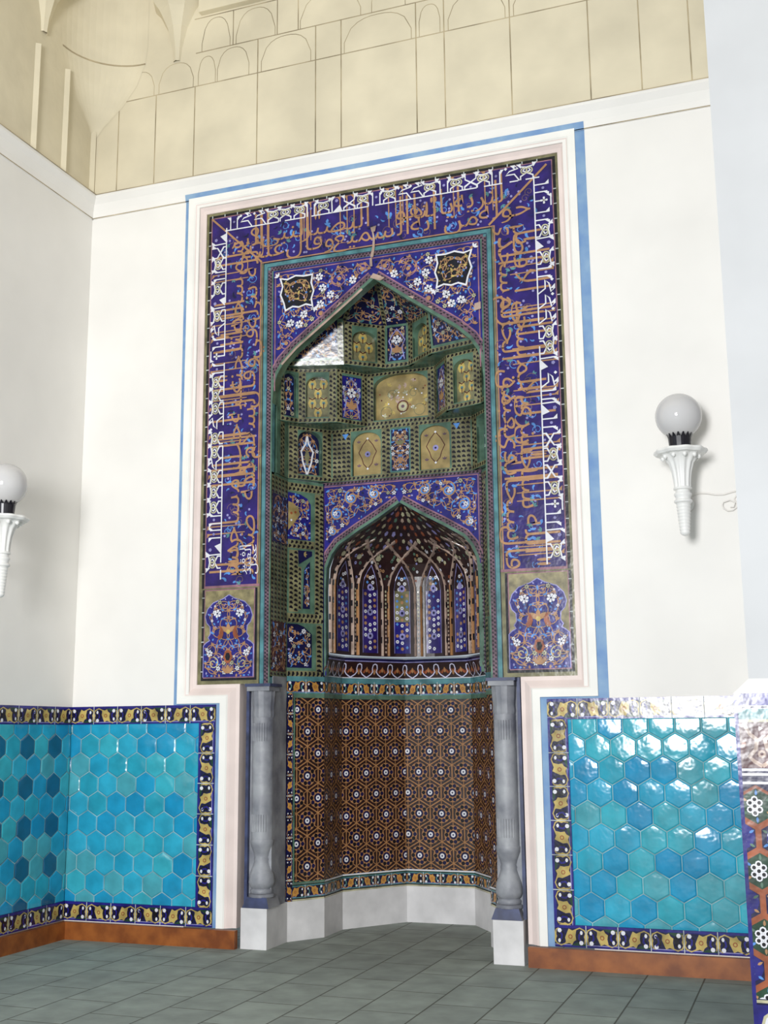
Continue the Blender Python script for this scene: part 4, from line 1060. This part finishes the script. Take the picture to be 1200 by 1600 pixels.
for fi in range(7):
    p0, p1 = NP[fi], NP[fi+1]
    d, L = facet(p0, p1); diag = fi in (0, 6)
    zb0, zb1 = .30, .44
    d.slab([(0, .30), (L, .30), (L, 2.07), (0, 2.07)], 'brown', -.03, 0)
    u0, u1 = 0, L
    if fi == 0: u0 = .075
    if fi == 6: u1 = L-.075
    d.clip = [(u0, zb1), (u1, zb1), (u1, 1.895), (u0, 1.895)]
    rp = HW*.8660254; R_ = HW/math.sqrt(3); r = 0; z = 1.78
    offu = {0: .10, 1: .05, 2: -.06, 3: .02, 4: .08, 5: .02, 6: .1}[fi]
    for r in range(10):
        z = 1.80-r*rp
        for c in range(-1, 6):
            hex_star(d, (offu+c*HW+(HW/2 if r % 2 else 0), z), R_, (c+(r % 2)) % 2+2*(r % 2))
    d.clip = [(0, zb0), (L, zb0), (L, 2.07), (0, 2.07)]
    scroll_band(d, 0, L, 1.93, 2.045, True, .17, 'navy', 'turq', 'amber', 7, 'black'); d.rect(0, 1.895, L, 1.93, 'teal', 8); d.rect(0, 2.045, L, 2.07, 'turq', 8)
    scroll_band(d, 0, L, zb0+.02, zb1-.02, True, .17, 'navy', 'turq', 'amber', 7, 'black'); d.rect(0, zb1-.022, L, zb1-.012, 'darkgreen', 13); d.rect(0, zb1-.012, L, zb1, 'white', 13); d.rect(0, zb0, L, zb0+.012, 'beige', 13)
    if fi == 0: scroll_band(d, 0, .06, .30, 1.93, False, .17, 'navy', 'navy', 'amber', 14, 'black'); d.rect(.06, .30+.13, .075, 1.9, 'teal', 20); d.rect(.06, .43, L, .445, 'teal', 20)
    if fi == 6: scroll_band(d, L-.06, L, .30, 1.93, False, .17, 'navy', 'navy', 'amber', 14, 'black'); d.rect(L-.075, .43, L-.06, 1.9, 'teal', 20)
    d.obj('star_tile_wall', MH)
# corbelled band with the white wavy line
d = D()
for i in range(5):
    a, b = NP[i+1], NP[i+2]; c_, e_ = MI[i], MI[i+1]
    A3, B3, E3, C3 = [Vector((CX+p[0], p[1], z)) for p, z in ((a, 2.07), (b, 2.07), (e_, 2.25), (c_, 2.25))]
    L = (B3-A3).length
    def mp(u, v, h, A3=A3, B3=B3, C3=C3, E3=E3):
        lo = A3.lerp(B3, u); hi = C3.lerp(E3, u); q = lo.lerp(hi, v*v*.55+v*.45); q.z = 2.07+.18*v
        n = (B3-A3).cross(C3-A3).normalized(); return q+n*h
    d.mp = (lambda f, L: (lambda u, v, h: f(u/L, v/.18, h)))(mp, L); n = max(2, int(L/.06))
    def strips(v0, v1, k, l, m=1):
        for j in range(n):
            for v in range(m): d.poly([(L*j/n, v0+(v1-v0)*v/m), (L*(j+1)/n, v0+(v1-v0)*v/m), (L*(j+1)/n, v0+(v1-v0)*(v+1)/m), (L*j/n, v0+(v1-v0)*(v+1)/m)], k, l)
    strips(0, .18, 'brown', 0, 5)
    d.base = .004
    m_ = max(1, round(L/.155)); q = L/m_
    for j in range(m_):
        x = j*q; W_ = [(0, .135), (.12, .126), (.16, .095), (.11, .068), (.22, .045), (.36, .03), (.5, .018), (.64, .03), (.78, .045), (.89, .068), (.84, .095), (.88, .126), (1, .135)]
        d.rib([(x+a_*q, z_) for a_, z_ in W_], .011, 'lilac', 4); d.rib([(x+a_*q, z_) for a_, z_ in W_], .006, 'white', 5)
        for cx2, cz2, s2 in ((x+.5*q, .085, 1), (x, .065, -1), (x+q, .065, -1)):
            for k2 in (-.6, 0, .6): d.leaf((cx2+k2*.035, cz2-s2*abs(k2)*.02), .026, PI/2+k2, 'rust' if k2 else 'hexochre', 2)
    for v0, v1, k in ((.152, .160, 'lilac'), (.160, .18, 'navy'), (.0, .009, 'turq'), (.009, .016, 'white')): strips(v0, v1, k, 3)
    d.base = 0
# flat ledge closing the corbel to the vault
d.mp = WALL; d.face3([(CX+x, y, 2.25) for x, y in MI]+[(CX+x*1.12, y*1.0+.12*(y > .7), 2.25) for x, y in MI[::-1]], 'navy')
MIv = [vmap(t_*7.5, 2.272, 0) for t_ in range(25)]
d.obj('corbel_band', MH)
d = D(); d.face3([(CX+x, y, 2.262) for x, y in MI]+[(CX+.75, .70, 2.262), (CX+.75, 1.7, 2.262), (CX-.75, 1.7, 2.262), (CX-.75, .70, 2.262)], 'navy'); d.obj('vault_ledge', MH)

# ---- marble plinth around the niche foot
d = D()
PL = [(-1.115, -.0), (-.885, -.0), (-.885, .37), (-.69, .66), (-.69, 1.05), (-.305, 1.585), (.305, 1.585), (.69, 1.05), (.69, .66), (.885, .37), (.885, 0), (1.115, 0)]
PI_ = PL[2:-2]; PO = [(-.95, .40), (-.75, .72), (-.75, 1.09), (-.33, 1.65), (.33, 1.65), (.75, 1.09), (.75, .72), (.95, .40)]
for i in range(len(PI_)-1):
    a, b, c_, e_ = PI_[i], PI_[i+1], PO[i+1], PO[i]
    d.face3([(CX+a[0], a[1], 0), (CX+b[0], b[1], 0), (CX+b[0], b[1], .30), (CX+a[0], a[1], .30)], 'marble')
    d.face3([(CX+a[0], a[1], .30), (CX+b[0], b[1], .30), (CX+c_[0], c_[1], .30), (CX+e_[0], e_[1], .30)], 'marble')
d.obj('marble_plinth', MH)

# ------------------------------------------------------------------ grey marble corner columns
def column(sg, label):
    x0 = CX+sg*1.0
    t = thing('engaged_column', (x0, .12, 0), label, 'column')
    d = D(); a, b = sorted((CX+sg*1.105, CX+sg*.885)); box(d, a, 0, 0, b, .37, .298, 'marble'); d.obj('pedestal', t)
    d = D(); a, b = sorted((CX+sg*1.09, CX+sg*.90)); box(d, a, .105, .298, b, .36, 2.06, 'greymarble')
    a2, b2 = sorted((CX+sg*1.115, CX+sg*1.09)); box(d, a2, .07, .298, b2, .34, 2.0, 'bluemarble'); d.obj('slab', t)
    d = D(); cx_ = CX+sg*.985; cy_ = .115; r = .086
    lathe(d, cx_, cy_, [(r, .80), (r, 1.72), (r*.98, 1.74)], 'greymarble', 28)
    shaft = smooth(d.obj('shaft', t))
    d = D()
    for z0, z1 in ((.86, .99), (1.55, 1.69)):
        for i in range(8):
            aa = -PI/2+(i-3.5)*.21; q = (cx_+(r+.001)*math.cos(aa), cy_+(r+.001)*math.sin(aa)); tx_, ty_ = -math.sin(aa)*.004, math.cos(aa)*.004; ox, oy = math.cos(aa)*.004, math.sin(aa)*.004
            d.face3([(q[0]-tx_, q[1]-ty_, z0), (q[0]+ox, q[1]+oy, z0), (q[0]+ox, q[1]+oy, z1), (q[0]-tx_, q[1]-ty_, z1)], 'greymarble'); d.face3([(q[0]+ox, q[1]+oy, z0), (q[0]+tx_, q[1]+ty_, z0), (q[0]+tx_, q[1]+ty_, z1), (q[0]+ox, q[1]+oy, z1)], 'greymarble')
    d.obj('fluting', shaft)
    d = D(); lathe(d, cx_, cy_, [(.05, .395), (.085, .40), (.09, .42), (.078, .435), (.092, .45), (.102, .48), (.095, .54), (.072, .60), (.060, .635), (.064, .65), (.058, .665), (.066, .70), (.088, .755), (.092, .785), (r+.002, .80)], 'greymarble', 28); smooth(d.obj('vase_base', t), 60)
    d = D(); lathe(d, cx_, cy_, [(.10, .372), (.10, .392), (.088, .398), (.05, .40)], 'greymarble', 28); smooth(d.obj('base_ring', t), 30)
    d = D()
    lo = [(cx_-.112, cy_-.112), (cx_+.112, cy_-.112), (cx_+.112, cy_+.10), (cx_-.112, cy_+.10)]; hi = [(cx_-.085, cy_-.09), (cx_+.085, cy_-.09), (cx_+.085, cy_+.10), (cx_-.085, cy_+.10)]
    for i in range(4):
        j = (i+1) % 4; d.face3([(*lo[i], .299), (*lo[j], .299), (*hi[j], .375), (*hi[i], .375)], 'bluemarble' if i == 0 else 'greymarble')
    d.face3([(*p, .375) for p in hi], 'greymarble'); d.obj('foot_block', t)
    d = D(); a, b = sorted((cx_-.098, cx_+.098)); 
    lathe(d, cx_, cy_, [(r, 1.735), (r*1.04, 1.76), (r*1.0, 1.80), (r*1.06, 1.86), (r*1.12, 1.94)], 'greymarble', 28, 12, .03)
    box(d, a, .01, 1.94, b, .2, 1.975, 'greymarble'); box(d, a-.012, 0, 1.975, b+.012, .22, 1.998, 'bluemarble')
    smooth(d.obj('capital', t), 30)
    return t
column(-1, 'grey marble column with a vase base, left of the tiled niche')
column(1, 'grey marble column with a vase base, right of the tiled niche')

# ------------------------------------------------------------------ globe lamps
def sconce(x, y, z, wall, label):
    t = thing('wall_lamp', (x, y, z-.83), label, 'lamp')
    d = D(); n = 24; lathe(d, x, y, [(.16*math.sin(PI*i/n) if 0 < i < n else 0.0001, z-.16*math.cos(PI*i/n)) for i in range(n+1)], 'globe', 40); smooth(d.obj('globe', t), 80)
    d = D(); lathe(d, x, y, [(.072, z-.235), (.076, z-.20), (.08, z-.155)], 'collar', 32)
    for i in range(16):
        a = 2*PI*i/16; da = .17; P = [(x+.08*math.cos(a-da), y+.08*math.sin(a-da), z-.157), (x+.08*math.cos(a+da), y+.08*math.sin(a+da), z-.157), (x+.098*math.cos(a), y+.098*math.sin(a), z-.118)]
        d.face3(P, 'collar')
    d.obj('toothed_collar', t)
    d = D(); lathe(d, x, y, [(.07, z-.285), (.165, z-.278), (.18, z-.262), (.175, z-.247), (.12, z-.238), (.02, z-.236)], 'enamel', 64, 10, .035); smooth(d.obj('dish', t), 35)
    d = D(); lathe(d, x, y, [(.052, z-.52), (.056, z-.46), (.064, z-.40), (.080, z-.34), (.105, z-.30), (.135, z-.28)], 'enamel', 80, 10, .07); bell = smooth(d.obj('fluted_bell', t), 60)
    for i in range(10):
        a = 2*PI*i/10; lathe(d2 := D(), x+.122*math.cos(a), y+.122*math.sin(a), [(.0005, z-.315), (.014, z-.305), (.016, z-.293), (.010, z-.282)], 'enamel', 8); smooth(d2.obj('bead', bell), 80)
    d = D(); lathe(d, x, y, [(.05, z-.62), (.062, z-.612), (.062, z-.60), (.05, z-.592), (.052, z-.575), (.06, z-.565), (.06, z-.553), (.05, z-.545), (.047, z-.53), (.062, z-.522), (.062, z-.512), (.052, z-.505)], 'enamel', 36); smooth(d.obj('ring_collar', t), 60)
    d = D(); P = []
    for i in range(61):
        q = i/60; zz_ = z-.62-.205*q; P.append(((.049-.016*q)*(1+.045*math.cos(2*PI*9*q)), zz_))
    P += [(.025, z-.838), (.010, z-.846), (.0005, z-.848)]; lathe(d, x, y, P[::-1], 'enamel', 32); smooth(d.obj('ribbed_tail', t), 80)
    d = D(); wx, wy = wall; tube(d, [(x, y, z-.55), ((x+wx)/2, (y+wy)/2, z-.56), (wx, wy, z-.58)], .016, 'enamel', 10); arm = smooth(d.obj('bracket_arm', t), 60)
    n_ = Vector((wx-x, wy-y, 0)).normalized(); d = D(); tube(d, [Vector((wx, wy, z-.58))-n_*.02, Vector((wx, wy, z-.58))-n_*.001], .05, 'enamel', 20); d.obj('wall_plate', arm)
    return t
sconce(-.752, -.28, 3.76, (-.752, 0), 'white globe lamp bracket on the back wall right of the niche, cable beside it')
sconce(LX+.28, -1.36, 3.45, (LX, -1.36), 'white globe lamp on the shaded left side wall, cut by the picture edge')
d = D(); pts = [(-.72, -.008, 3.245)]
for i in range(1, 8): pts.append((-.72+.385*i/7, -.008, 3.245+.012*math.sin(i*1.3)))
tube(d, pts, .006, 'cable', 6)
loop = [(-.36, -.009, 3.25), (-.40, -.01, 3.235), (-.43, -.010, 3.20)]+[(-.462+.05*math.cos(a), -.011-.001*i, 3.155+.042*math.sin(a)) for i, a in enumerate([.8, .2, -.5, -1.2, -1.9, -2.6, -3.2, -3.7])]+[(-.46, -.018, 3.19), (-.425, -.018, 3.17), (-.435, -.018, 3.14), (-.46, -.018, 3.14)]
tube(d, loop, .005, 'cable', 6)
o = d.obj('lamp_cable'); o['label'] = 'thin white cable with a loose coil on the wall beside the right lamp'; o['category'] = 'cable'
